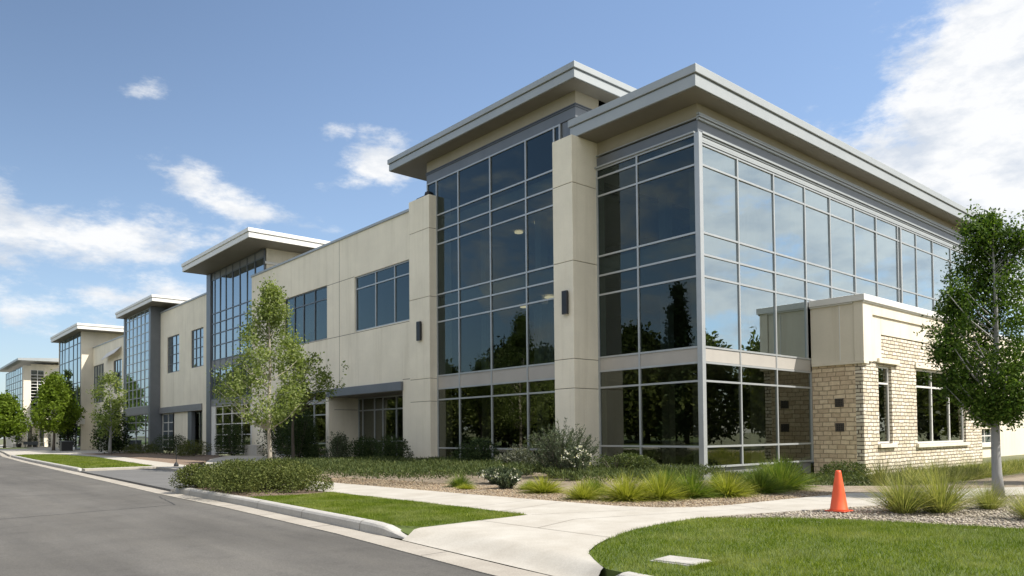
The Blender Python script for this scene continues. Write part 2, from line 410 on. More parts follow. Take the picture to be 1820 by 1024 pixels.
def wall(ax, plane, th, u0, u1, z0, z1, holes=()):
    """slab with openings (u0,u1,z0,z1): front, back and the edges of every opening, no inner faces"""
    mb = MB()
    us = sorted({u0, u1, *[h[0] for h in holes], *[h[1] for h in holes]}); us = [u for u in us if u0 <= u <= u1]
    zs = sorted({z0, z1, *[h[2] for h in holes], *[h[3] for h in holes]}); zs = [z for z in zs if z0 <= z <= z1]
    solid = lambda i, j: (0 <= i < len(us)-1 and 0 <= j < len(zs)-1 and not any(
        h[0] < (us[i]+us[i+1])/2 < h[1] and h[2] < (zs[j]+zs[j+1])/2 < h[3] for h in holes))
    for i in range(len(us)-1):
        for j in range(len(zs)-1):
            if not solid(i, j): continue
            a, b, c, d = us[i], us[i+1], zs[j], zs[j+1]
            for dd in (0, th): mb.face([P(ax, plane, a, dd, c), P(ax, plane, b, dd, c), P(ax, plane, b, dd, d), P(ax, plane, a, dd, d)])
            if not solid(i-1, j): mb.face([P(ax, plane, a, 0, c), P(ax, plane, a, th, c), P(ax, plane, a, th, d), P(ax, plane, a, 0, d)])
            if not solid(i+1, j): mb.face([P(ax, plane, b, 0, c), P(ax, plane, b, th, c), P(ax, plane, b, th, d), P(ax, plane, b, 0, d)])
            if not solid(i, j-1): mb.face([P(ax, plane, a, 0, c), P(ax, plane, b, 0, c), P(ax, plane, b, th, c), P(ax, plane, a, th, c)])
            if not solid(i, j+1): mb.face([P(ax, plane, a, 0, d), P(ax, plane, b, 0, d), P(ax, plane, b, th, d), P(ax, plane, a, th, d)])
    return mb

def glazing(parent, ax, plane, us, zs, panels=(), name='curtain_wall', mat='alu', glass='glass', w=.075, d=.10, glass_lo=None, zsplit=None, sp_mat='spandrel', skip=(), ends=(1, 1), rand=True, depth=None):
    """frame (mullions and rails) > glass, spandrel; us/zs = mullion and rail centre lines"""
    mb = MB(); h = w/2; d1 = depth if depth is not None else d*.5
    for k, u in enumerate(us):
        fbox(mb, ax, plane, u-h, u+h, -d*.5, d1, zs[0]-h, zs[-1]+h)
    for i in range(len(us)-1):
        for z in zs:
            if any(s[0] <= us[i]+.01 and us[i+1]-.01 <= s[1] and s[2] < z < s[3] for s in skip): continue
            fbox(mb, ax, plane, us[i]+h, us[i+1]-h, -d*.5+.006, d1-.006, z-h*.92, z+h*.92)
    fr = mb.build(name, M[mat], parent)
    gm, gl, sp = MB(), MB(), MB()
    for i in range(len(us)-1):
        for j in range(len(zs)-1):
            a, b, c, e = us[i]+h, us[i+1]-h, zs[j]+h*.92, zs[j+1]-h*.92
            if any(p[0]-.01 <= zs[j] and zs[j+1] <= p[1]+.01 for p in panels):
                fbox(sp, ax, plane, a, b, -.012, .03, c, e)
            else:
                # every pane sits a hair out of true, as real panes do
                tgt = gl if (glass_lo and zsplit and zs[j] < zsplit) else gm
                t1, t2 = random.uniform(-.006, .006), random.uniform(-.005, .005)
                A, B = b-a, e-c
                q = lambda u, z, o: P(ax, plane, u, o + t1*(u-(a+b)/2) + t2*(z-(c+e)/2), z)
                lo = [q(a, c, 0), q(b, c, 0), q(b, e, 0), q(a, e, 0)]; hi = [q(a, c, .012), q(b, c, .012), q(b, e, .012), q(a, e, .012)]
                tgt.face(lo); tgt.face(hi[::-1])
                for k in range(4): tgt.face([lo[k], hi[k], hi[(k+1) % 4], lo[(k+1) % 4]])
    if gm.f: gm.build('pane', M[glass], fr)
    if gl.f: gl.build('pane', M[glass_lo], fr)
    for k in range(0, len(sp.v), 8):
        q1 = MB(); q1.v = sp.v[k:k+8]; q1.f = sp.f[:6]; q1.m = [0]*6; q1.build('spandrel', M[sp_mat], fr)
    return fr

def roof(parent, x0, x1, y0, y1, zb, zt, mat='fascia', soffit='soffit'):
    """flat overhanging roof: fascia box, proud cap strip above, soffit panel below"""
    zm = zb + (zt-zb)*.60
    r = MB().box(x0, x1, y0, y1, zb, zm-.03).build('roof', M[mat], parent, bevel=.012)
    MB().box(x0-.06, x1+.06, y0-.06, y1+.06, zm, zt).box(x0+.03, x1-.03, y0+.03, y1-.03, zm-.035, zm+.005).build('roof_cap', M[mat], r, bevel=.015)
    MB().box(x0+.05, x1-.05, y0+.05, y1-.05, zb-.025, zb-.002).build('soffit', M[soffit], r)
    return r

def joints(parent, ax, plane, hs=(), vs_=()):
    mb = MB()
    for u0, u1, z in hs: fbox(mb, ax, plane, u0, u1, -.004, .01, z-.014, z+.014)
    for u, z0, z1 in vs_: fbox(mb, ax, plane, u-.014, u+.014, -.0045, .01, z0, z1)
    return mb.build('wall_joint', M['joint'], parent)

def pier(parent, x0, x1, y0, y1, z0, z1, cuts, mat='cream'):
    mb = MB(); jb = MB(); zs = [z0]+sorted(cuts)+[z1]
    for i in range(len(zs)-1):
        mb.box(x0, x1, y0, y1, zs[i]+(.011 if i else 0), zs[i+1]-(.011 if i < len(zs)-2 else 0))
    mb.mi = 1
    for c in cuts: mb.box(x0+.02, x1-.02, y0+.02, y1-.02, c-.0112, c+.0112)
    p = mb.build('pier', [M[mat], M['joint']], parent, bevel=.012)
    return p

# ------------------------------------------------------------------ near office building
B = thing('office_building', 'large cream and glass office building with the projecting glazed corner, nearest in the row', 'office building', (0, 0, 0))
ZR = [.22, .94, 3.25, 3.9, 4.45, 6.95, 7.72, 8.5, 10.92, 11.66]
FR = [.08, 2.75, 4.80]
glazing(B, 'x', 0, FR, ZR+[12.0], panels=[(3.9, 4.45)], glass_lo='glass_dark', zsplit=3.5)
XR = [.08, 2.42, 4.98, 7.45, 9.66, 12.0, 14.3, 16.75, 19.05, 21.3, 23.9, 26.5]
glazing(B, 'y', 0, XR[:3]+[7.70], ZR[:4], glass='glass_dark', name='curtain_wall')
for a, b in zip([.12, 2.45, 5.01], [2.37, 4.93, 7.74]): MB().box(a, b-.0, -.02, .03, 3.945, 4.405).build('spandrel', M['spandrel'], B)
for a in (2.41, 4.97): MB().box(a-.035, a+.035, -.045, .04, 3.94, 4.41).build('mullion', M['alu'], B)
glazing(B, 'y', 0, XR, ZR[4:], name='curtain_wall', glass='glass_side')
MB().box(-.11, .10, -.11, .10, 0, 12.02).build('corner_post', M['alu'], B, bevel=.01)
MB().box(16.98, 17.12, -.09, .05, 4.5, 11.6).build('double_mullion', M['alu'], B)
# base kerb below the glass
MB().box(.06, .3, .1, 4.8, -.1, .17).box(.1, 7.7, .06, .3, -1.0, .17).build('plinth', M['spandrel_dark'], B)
# frieze bands
fz = MB(); fz.box(.06, 26.9, .06, 5.1, 12.62, 13.13)
fz.build('frieze', M['frieze'], B)
sl = MB(); sl.box(.02, 26.9, .02, 5.1, 12.08, 12.5); sl.build('slate_band', M['slate'], B)
rb = MB()
for z0, z1, o in ((12.50, 12.57, .05), (12.60, 12.66, .09), (12.70, 12.76, .05)): rb.box(.0, 26.9, -o, .06, z0, z1)
for z0, z1, o in ((12.01, 12.075, .12), (11.93, 11.98, .07), (11.80, 11.90, .05), (11.71, 11.78, .07)): rb.box(.11, 26.9, -o, .04, z0, z1)
rb.box(-.12, .06, .1, 5.1, 12.04, 12.1).box(-.04, .06, .0, 5.1, 12.56, 12.59)
rb.build('trim_rib', M['fascia'], B)
roof(B, -1.08, 27.0, -.68, 5.25, 13.15, 13.88)
pier(B, -1.41, .45, 4.84, 5.93, 0, 13.12, [3.2, 4.35, 8.18, 11.25])
# bay with the higher roof
BX = -.9
ZB = [.03, .80, 3.15, 3.68, 4.32, 6.96, 7.67, 8.31, 10.79, 11.48, 12.24, 13.98]
glazing(B, 'x', BX, [5.98, 6.32, 8.06, 10.46, 12.85, 14.63, 15.42], ZB, panels=[(3.68, 4.32)], glass_lo='glass_dark', zsplit=3.4)
MB().box(BX-.01, 9, 5.1, 15.5, 14.04, 14.46).build('slate_band', M['slate'], B)
MB().box(BX-.05, 9, 5.06, 15.54, 14.465, 14.51).box(BX-.03, 9, 5.08, 15.52, 14.56, 14.60).build('trim_rib', M['dark_alu'], B)
MB().box(BX+.0, 9, 5.1, 15.5, 14.605, 15.1).box(BX+.03, 9, 5.13, 15.47, 14.505, 14.565).build('frieze', M['frieze'], B)
MB().box(BX+.04, .4, 5.2, 5.9, 13.13, 14.03).build('wall', M['slate'], B)
roof(B, -1.72, 9.6, 4.36, 17.75, 15.12, 15.72)
pier(B, -1.36, -.02, 14.66, 16.45, 0, 13.24, [.28, 3.08, 4.2, 8.22, 11.59])
# rear enclosing walls, floors and what shows through the panes
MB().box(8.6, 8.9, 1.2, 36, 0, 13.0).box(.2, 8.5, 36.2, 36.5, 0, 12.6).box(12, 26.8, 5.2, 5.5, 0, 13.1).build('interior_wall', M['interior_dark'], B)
fl = MB(); fl.box(.16, 26.7, .16, 5.15, 3.95, 4.40).box(.16, 26.7, .16, 5.15, 7.80, 8.42).box(.16, 26.7, .16, 5.15, 11.78, 12.0)
fl.box(-.7, 8.5, 6.0, 15.4, 3.74, 4.26).box(-.7, 8.5, 6.0, 15.4, 7.72, 8.26).box(-.7, 8.5, 6.0, 15.4, 11.6, 12.1)
fl.build('floor_slab', M['interior'], B)
MB().box(.2, 8.5, .2, 15.4, -.05, .02).build('ground_floor', M['interior'], B)
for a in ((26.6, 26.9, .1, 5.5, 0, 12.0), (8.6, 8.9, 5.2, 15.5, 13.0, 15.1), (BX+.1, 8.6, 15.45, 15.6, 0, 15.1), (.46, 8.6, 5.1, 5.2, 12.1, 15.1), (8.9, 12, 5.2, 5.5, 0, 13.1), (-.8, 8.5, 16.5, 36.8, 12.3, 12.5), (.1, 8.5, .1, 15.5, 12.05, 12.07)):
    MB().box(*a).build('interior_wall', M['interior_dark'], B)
for x, y in ((2.3, 1.7), (5.9, 1.4), (3.6, 4.2), (1.2, 9.4), (1.2, 13.4), (5, 11)):
    MB().box(x-.2, x+.2, y-.2, y+.2, .03, 11.6).build('column', M['curtain'], B)
for x, y, z in ((2.5, 12.4, 11.55), (2.2, 10.6, 11.55), (2.6, 9.6, 11.55), (2.1, 11.6, 7.66), (1.3, 9.0, 7.66), (3.6, 8.3, 7.66)):
    MB().lathe((x, y, z-.06), [(0, .20), (.05, .22), (.06, .18)], 16).build('ceiling_light', M['lamp_glow'], B)
def curtain(y0, y1, z0, z1, x, n):
    v = []; f = []; k = 0
    for i in range(n+1):
        y = y0+(y1-y0)*i/n; xx = x+.05*math.sin(i*1.35)+.02*math.sin(i*3.1)
        v += [(xx, y, z0), (xx, y, z1), (xx+.01, y, z1), (xx+.01, y, z0)]
    mb = MB(); mb.v = v
    for i in range(n):
        for a, b in ((0, 1), (1, 2), (2, 3), (3, 0)):
            mb.f.append((i*4+a, i*4+b, i*4+4+b, i*4+4+a)); mb.m.append(0)
    return mb
curtain(6.4, 8.0, 4.4, 6.9, -.55, 40).build('curtain', M['curtain'], B)
curtain(14.75, 15.35, 4.4, 13.9, -.6, 16).build('curtain', M['curtain'], B)
# cream wing with its windows, recess and canopy
WX = -1.2
WA = (16.62, 22.32, 7.3, 10.42); WB = (25.66, 31.70, 7.28, 10.5); WG = (25.85, 33.2, .15, 4.2); RC = (17.35, 25.45, 0, 3.72)
wall('x', WX, .35, 16.4, 37.2, -.1, 12.86, [WA, WB, WG, RC]).build('wall', M['cream'], B)
wall('y', 36.9, .3, -.86, 8, 0, 12.86).build('wall', M['cream'], B)
MB().box(WX-.07, WX+.42, 16.4, 37.27, 12.86, 13.0).box(WX+.42, 8, 36.8, 37.27, 12.86, 13.0).build('coping', M['fascia'], B, bevel=.012)
joints(B, 'x', WX, [(22.33, 25.65, 10.45), (16.45, 33.5, 7.24), (16.45, 17.34, 4.3), (31.8, 37.2, 4.3)], [(24.1, 4.25, 10.44), (24.1, 10.46, 12.86)])
glazing(B, 'x', WX+.12, [WA[0]+.04, 18.2, 20.14, WA[1]-.04], [7.34, 9.72, 10.38], name='window', w=.07)
glazing(B, 'x', WX+.12, [WB[0]+.04, 27.42, 28.99, 30.31, WB[1]-.04], [7.32, 9.72, 10.46], name='window', mat='dark_alu', w=.06)
bl = MB()
for k in range(26): bl.box(WX+.30, WX+.35, 27.5, 30.2, 8.0+k*.062, 8.035+k*.062)
bl.build('blind', M['blind'], B)
MB().box(WX+.34, WX+.36, 16.5, 36, 0, 0.01).box(2.6, 2.8, 16.6, 36, 0, 12.5).box(-.8, 2.6, 16.6, 36, 3.9, 4.3).box(-.8, 2.6, 16.6, 36, 10.9, 11.1).build('interior_wall', M['interior_dark'], B)
# recess behind the canopy: side walls, back wall and the entry glazing
RX = .8
for a in ((WX+.35, RX, 25.45, 25.75, 0, 4.3), (WX+.35, RX, 17.05, 17.35, 0, 4.3)): MB().box(*a).build('wall', M['cream'], B)
for z in (3.0, 1.0): joints(B, 'y', 25.45, [(WX+.36, RX-.1, z)])
glazing(B, 'x', RX, [17.4, 19.3, 21.1, 22.57, 23.52, 24.91, 25.4], [.12, 1.1, 2.95, 3.68], name='window', glass='glass_dark', w=.085)
cp = MB().box(WX-.16, RX+.1, 17.3, 25.5, 3.74, 4.2).build('canopy', M['slate'], B, bevel=.01)
MB().box(WX-.1, RX+.05, 17.36, 25.44, 3.715, 3.737).build('soffit', M['soffit'], cp)
glazing(B, 'x', WX+.14, [WG[0]+.04, 27.6, 29.3, 31.2, WG[1]-.04], [.2, .98, 2.72, 3.42, 3.6, 4.15], name='window', mat='alu', glass='glass_dark', panels=[(3.42, 3.6)])

# lamps fixed to the two piers
def wall_lamp(x, y, z0, z1, w, label):
    t = thing('wall_lamp', label, 'lamp', (x, y, z0))
    MB().box(x-.16, x-.05, y-w, y+w, z0, z1).build('housing', M['black'], t, bevel=.015)
    MB().box(x-.05, x-.004, y-w*.6, y+w*.6, z0+.12, z1-.12).build('back_plate', M['dark_alu'], t)
    MB().box(x-.15, x-.06, y-w+.02, y+w-.02, z0-.006, z0-.001).build('lens', M['curtain'], t)
wall_lamp(-1.41, 5.2, 6.1, 7.02, .14, 'black box wall lamp on the wide pier left of the glazed corner')
wall_lamp(-1.36, 15.45, 6.1, 7.05, .16, 'black box wall lamp on the pier beside the cream window wall')
t = thing('floodlight', 'small black floodlight lying on top of the pier under the higher roof', 'floodlight', (-.8, 15.9, 13.24))
MB().box(-1.15, -.55, 15.25, 16.1, 13.27, 13.40).build('housing', M['black'], t, bevel=.03)
MB().lathe((-.95, 15.3, 13.26), [(0, .10), (.18, .2), (.30, .16), (.36, .03)], 12).build('hood', M['black'], t)
MB().box(-1.2, -1.0, 16.0, 16.3, 13.242, 13.30).build('bracket', M['dark_alu'], t)

# ------------------------------------------------------------------ stone annex in front of the right facade
A = thing('stone_annex', 'single storey tan stone annex with cream parapet against the right facade', 'annex', (14, -1, 0))
AX0, AX1, AY = 7.75, 21.3, -2.15
MB().box(AX0, AX0+.3, AY+.3, -.056, -1.2, 4.2).build('wall', M['brick_pale'], A)
W1 = (9.15, 10.42, .9, 4.12); W2 = (13.02, 19.05, .84, 4.2)
wall('y', AY, .3, AX0, AX1, -1.2, 5.38, [W1, W2, (AX0, 9.42, 4.2, 5.38)]).build('wall', M['brick'], A)
MB().box(AX1-.3, AX1, AY+.3, -.12, -1.2, 6.6).build('wall', M['brick_pale'], A)
cm = MB()
cm.box(AX0-.10, 8.5, AY-.10, AY+.28, 4.21, 6.6)           # corner leg of the outer frame
cm.box(8.5, AX1+.1, AY-.10, AY+.28, 6.12, 6.6)            # outer band
cm.box(8.505, 9.42, AY-.035, AY+.28, 4.25, 6.115)         # inner layer
cm.box(9.425, AX1+.05, AY-.035, AY+.28, 5.39, 6.115)
cm.box(AX0-.06, AX0+.28, AY+.285, -.056, 4.21, 6.6)        # left return
cm.box(AX0+.28, AX1-.3, -.45, -.056, 4.21, 6.6)
cm.build('parapet', M['cream_trim'], A, bevel=.01)
MB().box(AX0-.12, AX0+.3, AY-.12, -.10, 4.12, 4.205).build('band_course', M['cream_trim'], A)
MB().box(AX0-.075, AX0-.062, -1.30, -1.27, 4.3, 6.55).build('wall_joint', M['fascia_white'], A)
cpg = MB().box(AX0-.2, AX1+.18, AY-.2, AY+.35, 6.6, 6.86).box(AX0-.2, AX0+.35, AY+.35, -.056, 6.6, 6.86).box(AX0-.15, AX0+.3, AY+.3, -.056, 6.54, 6.6).box(AX0-.15, AX1+.1, AY-.15, AY-.10, 6.54, 6.6)
cpg.build('coping', M['fascia_white'], A, bevel=.015)
MB().box(AX0+.3, AX1-.3, AY+.3, -.46, 6.3, 6.4).build('roof', M['spandrel_dark'], A)
MB().box(9.0, 11.0, AY-.13, AY+.1, 4.205, 4.40).box(12.9, 19.2, AY-.06, AY+.1, 4.205, 4.44).build('lintel', M['cream_trim'], A, bevel=.01)
MB().box(9.0, 10.6, AY-.12, AY+.2, .74, .9).box(12.85, 19.2, AY-.12, AY+.2, .68, .84).build('sill', M['cream_trim'], A, bevel=.01)
glazing(A, 'y', AY+.16, [9.2, 10.36], [.95, 3.4, 4.07], name='window', mat='fascia_white', glass='glass_dark', w=.08)
glazing(A, 'y', AY+.16, [13.07, 15.05, 17.2, 19.0], [.89, 3.4, 4.15], name='window', mat='fascia_white', glass='glass_dark', w=.09)
MB().box(AX0+.4, AX1-.4, -.6, -.5, -.5, 6.2).box(AX0+.3, AX1-.3, AY+.6, -.6, -.3, -.2).build('interior_wall', M['interior_dark'], A)
for z in (2.42, 1.42):
    vt = MB().box(AX0-.02, AX0-.002, -1.36, -1.0, z, z+.34).build('vent', M['black'], A)
    g = MB()
    for k in range(4): g.box(AX0-.034, AX0-.021, -1.34+.09*k, -1.30+.09*k, z+.02, z+.32)
    for k in range(4): g.box(AX0-.040, AX0-.035, -1.35, -1.01, z+.03+.085*k, z+.055+.085*k)
    g.build('grille', M['trunk_dark'], vt)

# ------------------------------------------------------------------ plain wing right of the annex
RW = thing('rear_wing', 'low white wing with gridded window at the far right behind the tree', 'building', (34, 1, 0))
wall('y', .5, .3, 27.0, 46, -.8, 7.4, [(27.3, 33.2, .55, 3.2)]).build('wall', M['cream_trim'], RW)
MB().box(27.0, 46.1, .42, .9, 7.4, 7.6).build('coping', M['fascia_white'], RW)
MB().box(27.2, 33.4, .38, .75, .36, .54).box(27.2, 33.2, .43, .75, 1.5, 1.72).build('sill', M['cream_trim'], RW)
glazing(RW, 'y', .66, [27.35, 28.5, 29.7, 30.9, 32.1, 33.15], [.6, 1.05, 1.5, 1.95, 2.5, 3.15], name='window', mat='fascia_white', glass='glass_far', w=.07)

# ------------------------------------------------------------------ towers and wings further along the row
def stepped(a, b, n): return [a+(b-a)*i/n for i in range(n+1)]
# first tower
T1 = thing('glass_tower', 'second glazed tower in the row, behind the pale young tree, white overhanging roof', 'tower', (-.6, 41, 0))
tx = -1.0
glazing(T1, 'x', tx, [35.4, 37.05, 38.5, 39.9, 41.35, 42.75, 44.0, 45.2, 45.9], [4.45, 6.85, 7.55, 8.7, 9.65, 10.5, 11.3, 14.05, 14.6], panels=[(6.85, 7.55), (14.05, 14.6)], mat='dark_alu', glass='glass_far', w=.085, sp_mat='spandrel_dark')
MB().box(tx-.12, tx+.3, 45.94, 46.85, -.1, 14.64).build('corner_post', M['slate'], T1)
MB().box(tx-.05, tx+.25, 37.25, 45.93, 3.88, 4.40).build('slate_band', M['spandrel_dark'], T1)
glazing(T1, 'x', tx+.05, [37.9, 39.6, 41.6, 43.5, 45.1], [.2, .75, 1.6, 2.42, 3.2, 3.82], name='window', mat='fascia_white', glass='glass_dark', w=.075)
for a in ((tx-.02, tx+.3, 45.15, 45.93, -.1, 3.87), (tx-.02, tx+.3, 37.28, 37.85, -.1, 3.87)): MB().box(*a).build('wall', M['fascia_white'], T1)
for a in ((tx+.1, 6.5, 35.3, 35.6, 12.0, 14.66), (tx+.2, 6.5, 46.4, 46.7, 0, 14.66), (2.5, 2.7, 35.7, 46.3, 0, 14.6)): MB().box(*a).build('wall', M['cream'], T1)
MB().box(tx-.02, 2.4, 35.2, 35.3, 13.55, 13.72).build('band_course', M['fascia_white'], T1)
roof(T1, -3.0, 6.5, 33.2, 46.9, 14.68, 15.32, 'fascia_white')
lv = MB(); lv.box(2.45, 2.85, 34.4, 35.25, 13.0, 14.6)
lv.build('corner_post', M['slate'], T1)
lv = MB()
for k in range(18): lv.box(2.95+.2*k, 3.03+.2*k, 34.5, 34.58, 13.0, 14.6)
lv.box(2.9, 6.5, 34.6, 34.66, 13.0, 13.1).box(2.9, 6.5, 34.6, 34.66, 14.5, 14.6)
lv.build('louvre_screen', M['fascia_white'], T1)

def wing(label, x, y0, y1, zt, holes, frames):
    w = thing('cream_wing', label, 'building', (x, (y0+y1)/2, 0))
    wall('x', x, .35, y0, y1, -.1, zt, holes).build('wall', M['cream'], w)
    MB().box(x-.07, x+.42, y0, y1, zt, zt+.14).build('coping', M['fascia'], w)
    MB().box(3, 3.2, y0, y1, 0, zt-.2).box(x+.5, 3, y0+.1, y1-.1, 3.9, 4.3).build('interior_wall', M['interior_dark'], w)
    for us, zs, mat, kw in frames: glazing(w, 'x', x+.13, us, zs, name='window', mat=mat, glass='glass_far', w=.07, **kw)
    return w
wx = -.9
w2 = wing('cream wall section with two tall gridded windows between the second and third towers', wx, 46.86, 60.3, 13.2,
     [(48.2, 51.3, 7.35, 10.6), (54.5, 58.0, 7.35, 10.7), (48.4, 60.2, -.1, 3.66)],
     [([48.24, 49.3, 50.3, 51.26], [7.4, 8.15, 9.0, 9.8, 10.56], 'dark_alu', {}), ([54.54, 55.7, 56.9, 57.96], [7.4, 8.15, 9.0, 9.8, 10.66], 'dark_alu', {})])
cp = MB().box(wx-.1, 1.2, 48.4, 60.2, 3.67, 4.22).build('canopy', M['spandrel_dark'], w2)
glazing(w2, 'x', wx+.2, [56.6, 58.2, 59.9], [.5, 1.2, 2.0, 2.8, 3.6], name='window', mat='fascia_white', glass='glass_far', w=.08)
MB().box(wx+.1, wx+.4, 52.4, 56.5, -.1, 3.65).box(wx+.1, 1.4, 56.2, 56.5, -.1, 3.65).build('wall', M['cream'], w2)
MB().box(wx+.05, wx+.35, 51.3, 52.3, -.1, 3.65).build('corner_post', M['slate'], w2)
glazing(w2, 'x', .0, [50.3, 51.6, 52.9, 54.4], [.0, 1.2, 2.4, 3.6], name='window', mat='dark_alu', glass='glass_dark', w=.08)

T2 = thing('glass_tower', 'narrow third glazed tower with dark grey side and white grid panes', 'tower', (-1.5, 65, 0))
tx = -1.7
glazing(T2, 'x', tx, [60.75, 62.3, 63.65, 65.05, 66.5, 67.9, 69.2], [4.45]+stepped(5.3, 13.3, 9)+[13.75], mat='alu', glass='glass_far', w=.07)
for a in ((tx-.1, wx+.3, 60.1, 60.7, -.1, 13.85), (tx-.1, tx+.3, 69.25, 69.75, -.1, 13.85)): MB().box(*a).build('corner_post', M['slate'], T2)
for a in ((wx+.3, 6, 60.3, 60.6, 4, 13.85), (2.2, 2.4, 60.7, 69.3, 0, 13.8)): MB().box(*a).build('wall', M['slate'], T2)
MB().box(tx-.06, tx+.2, 60.71, 69.24, 3.7, 4.41).build('slate_band', M['spandrel_dark'], T2)
glazing(T2, 'x', tx+.05, [60.8, 62.1, 65.4, 69.15], [.1, 1.4, 2.1, 2.9, 3.66], name='window', mat='spandrel_dark', glass='glass_far', w=.09)
roof(T2, -2.45, 5.5, 57.2, 70.2, 13.87, 14.45, 'fascia_white')

w3 = wing('cream wall section with pale slanted panel between the third and fourth towers', -1.2, 69.76, 86.3, 12.3,
     [(73.0, 76.5, 6.4, 10.0), (80.9, 86.2, 5.6, 10.1), (74, 84, -.1, 3.3)],
     [([73.04, 74.2, 75.3, 76.46], [6.45, 7.5, 8.6, 9.95], 'dark_alu', {}), ([80.95, 82.2, 83.5, 84.8, 86.15], [5.65, 7.2, 8.7, 10.05], 'dark_alu', {}),
      ([74.05, 77, 80, 83.95], [.0, 1.6, 3.25], 'spandrel_dark', {})])
mb = MB(); mb.face([(-1.9, 73.0, 10.55), (-1.9, 79.4, 10.2), (-1.25, 79.4, 11.05), (-1.25, 73.0, 11.3)]); mb.face([(-1.25, 73.0, 11.34), (-1.25, 79.4, 11.09), (-1.9, 79.4, 10.24), (-1.9, 73.0, 10.59)])
mb.build('awning', M['fascia_white'], w3)

T3 = thing('glass_tower', 'fourth tower with cream side wall and tall blue panes beyond the lime tree', 'tower', (-2, 93, 0))
tx = -2.4
glazing(T3, 'x', tx, [87.0, 88.9, 91.2, 93.9, 96.4, 98.2, 99.8], [3.8, 5.4, 8.2, 11.2, 13.0, 14.2], mat='dark_alu', glass='glass_far', w=.09)
MB().box(tx-.05, 5, 86.35, 86.7, -.1, 14.3).box(tx-.05, tx+.3, 99.9, 100.3, -.1, 14.3).box(tx-.02, tx+.3, 86.7, 86.92, -.1, 14.25).box(2.2, 2.4, 86.8, 99.8, 0, 14.2).build('wall', M['cream_trim'], T3)
MB().box(tx-.6, tx+.3, 86.0, 100, 3.1, 3.75).build('canopy', M['fascia_white'], T3)
for a in ((tx-.02, tx+.3, 90, 91, -.1, 3.09), (tx-.02, tx+.3, 95, 96.5, -.1, 3.09)): MB().box(*a).build('wall', M['fascia_white'], T3)
glazing(T3, 'x', tx+.1, [86.95, 89.95, 91.1, 94.9, 96.6, 99.8], [.1, 2.9], name='window', mat='dark_alu', glass='glass_far', w=.1)
roof(T3, -3.3, 5.8, 84.3, 100.9, 14.32, 15.0, 'fascia_white')

w4 = thing('grey_link', 'low link with ribbon windows between the fourth tower and the far end building', 'building', (1.5, 114, 0))
wall('x', 1.0, .35, 100.4, 129.3, -.1, 12.6, [(102, 128.5, 7, 11.6)]).build('wall', M['cream_trim'], w4)
glazing(w4, 'x', 1.15, stepped(102.05, 128.45, 10), [7.05, 9.4, 11.55], name='window', mat='dark_alu', glass='glass_far', w=.12)

F = thing('end_building', 'farthest cream building of the row, curved roof edge and tall glazed strips', 'building', (2, 140, 0))
fx, fy = -2.2, 131.5
MB().box(fx, fx+1.0, fy-.02, fy+.4, 4.4, 13.6).box(.75, 9, fy, fy+.4, 4.4, 13.9).box(fx+1.0, .75, fy+.02, fy+.4, 12.9, 13.9).box(fx+.02, fx+.4, fy+.4, 133, 4.4, 13.6).build('wall', M['cream_trim'], F)
glazing(F, 'y', fy+.1, [-1.17, -.2, .72], [4.45, 5.8]+stepped(6.3, 12.1, 11)+[12.9], name='curtain_wall', mat='fascia_white', glass='glass_dark', w=.09)
MB().box(-1.2, 6, fy+2.4, fy+2.6, 0, 13).build('interior_wall', M['interior_dark'], F)
glazing(F, 'x', fx+.05, stepped(133.05, 152, 8), stepped(4.4, 13.5, 8), name='curtain_wall', mat='dark_alu', glass='glass_far', w=.1)
mb = MB()
pr = [(fx-1.1, 14.25), (fx-1.1, 14.6), (4, 14.95), (12, 15.05), (12, 14.4), (4, 14.3)]
n = len(pr)
for (xa, za), (xb, zb) in zip(pr, pr[1:]+pr[:1]): mb.face([(xa, 129.2, za), (xb, 129.2, zb), (xb, 154.5, zb-.2), (xa, 154.5, za-.2)])
mb.face([(x, 129.2, z) for x, z in pr]); mb.face([(x, 154.5, z-.2) for x, z in pr][::-1])
mb.build('roof', M['fascia'], F, tri=True)
MB().box(fx-.6, 2.3, fy-1.6, fy+.1, 3.7, 4.35).build('canopy', M['fascia_white'], F)
MB().box(fx-.2, fx+.6, fy+.01, fy+.3, -.1, 3.69).box(-.9, 4.5, fy+.01, fy+.3, -.1, 4.38).box(fx-.1, fx+.2, 133, 150, -.1, 4.3).build('wall', M['cream_trim'], F)
glazing(F, 'y', fy-.05, [.2, .75], [.1, 3.0], name='door', mat='dark_alu', glass='glass_dark', w=.1)
glazing(F, 'y', fy-.05, [2.4, 3.6], [.1, 2.9], name='door', mat='dark_alu', glass='glass_dark', w=.1)
glazing(F, 'x', fx-.15, [136, 138], [.1, 3.0], name='door', mat='dark_alu', glass='glass_dark', w=.1)
MB().box(2.4, 9, 133, 153.5, 0, 14.2).build('wall', M['cream_trim'], F)

# ------------------------------------------------------------------ ground
def sheet(name, poly, z0, z1, mat, tri=True):
    o = MB().prism(poly, z0, z1).build(name, M[mat], None, tri=tri); return tag(o, kind='structure')
sheet('ground', [(-3000, -3000), (3000, -3000), (3000, 3000), (-3000, 3000)], -.5, -.30, 'earth', False)
def edge(y):   # street edge (gutter's outer line) as x(y)
    pts = [(-60, -18.6), (-12, -16.95), (-8.63, -16.75), (-4.3, -16.33), (1.55, -16.0), (7.2, -15.86), (18, -15.34), (44, -14.1), (64, -12.9), (100, -9.5), (160, -3), (230, 8)]
    for (a, xa), (b, xb) in zip(pts, pts[1:]):
        if a <= y <= b: return xa+(xb-xa)*(y-a)/(b-a)
    return pts[-1][1]
ys = [-60, -30, -20, -16, -12, -10, -8.6, -6.7, -5.7, -4.3, -1.7, 1.55, 4.5, 7.2, 8.5, 12, 18, 24.3, 30, 44, 64, 80, 100, 130, 160, 230]
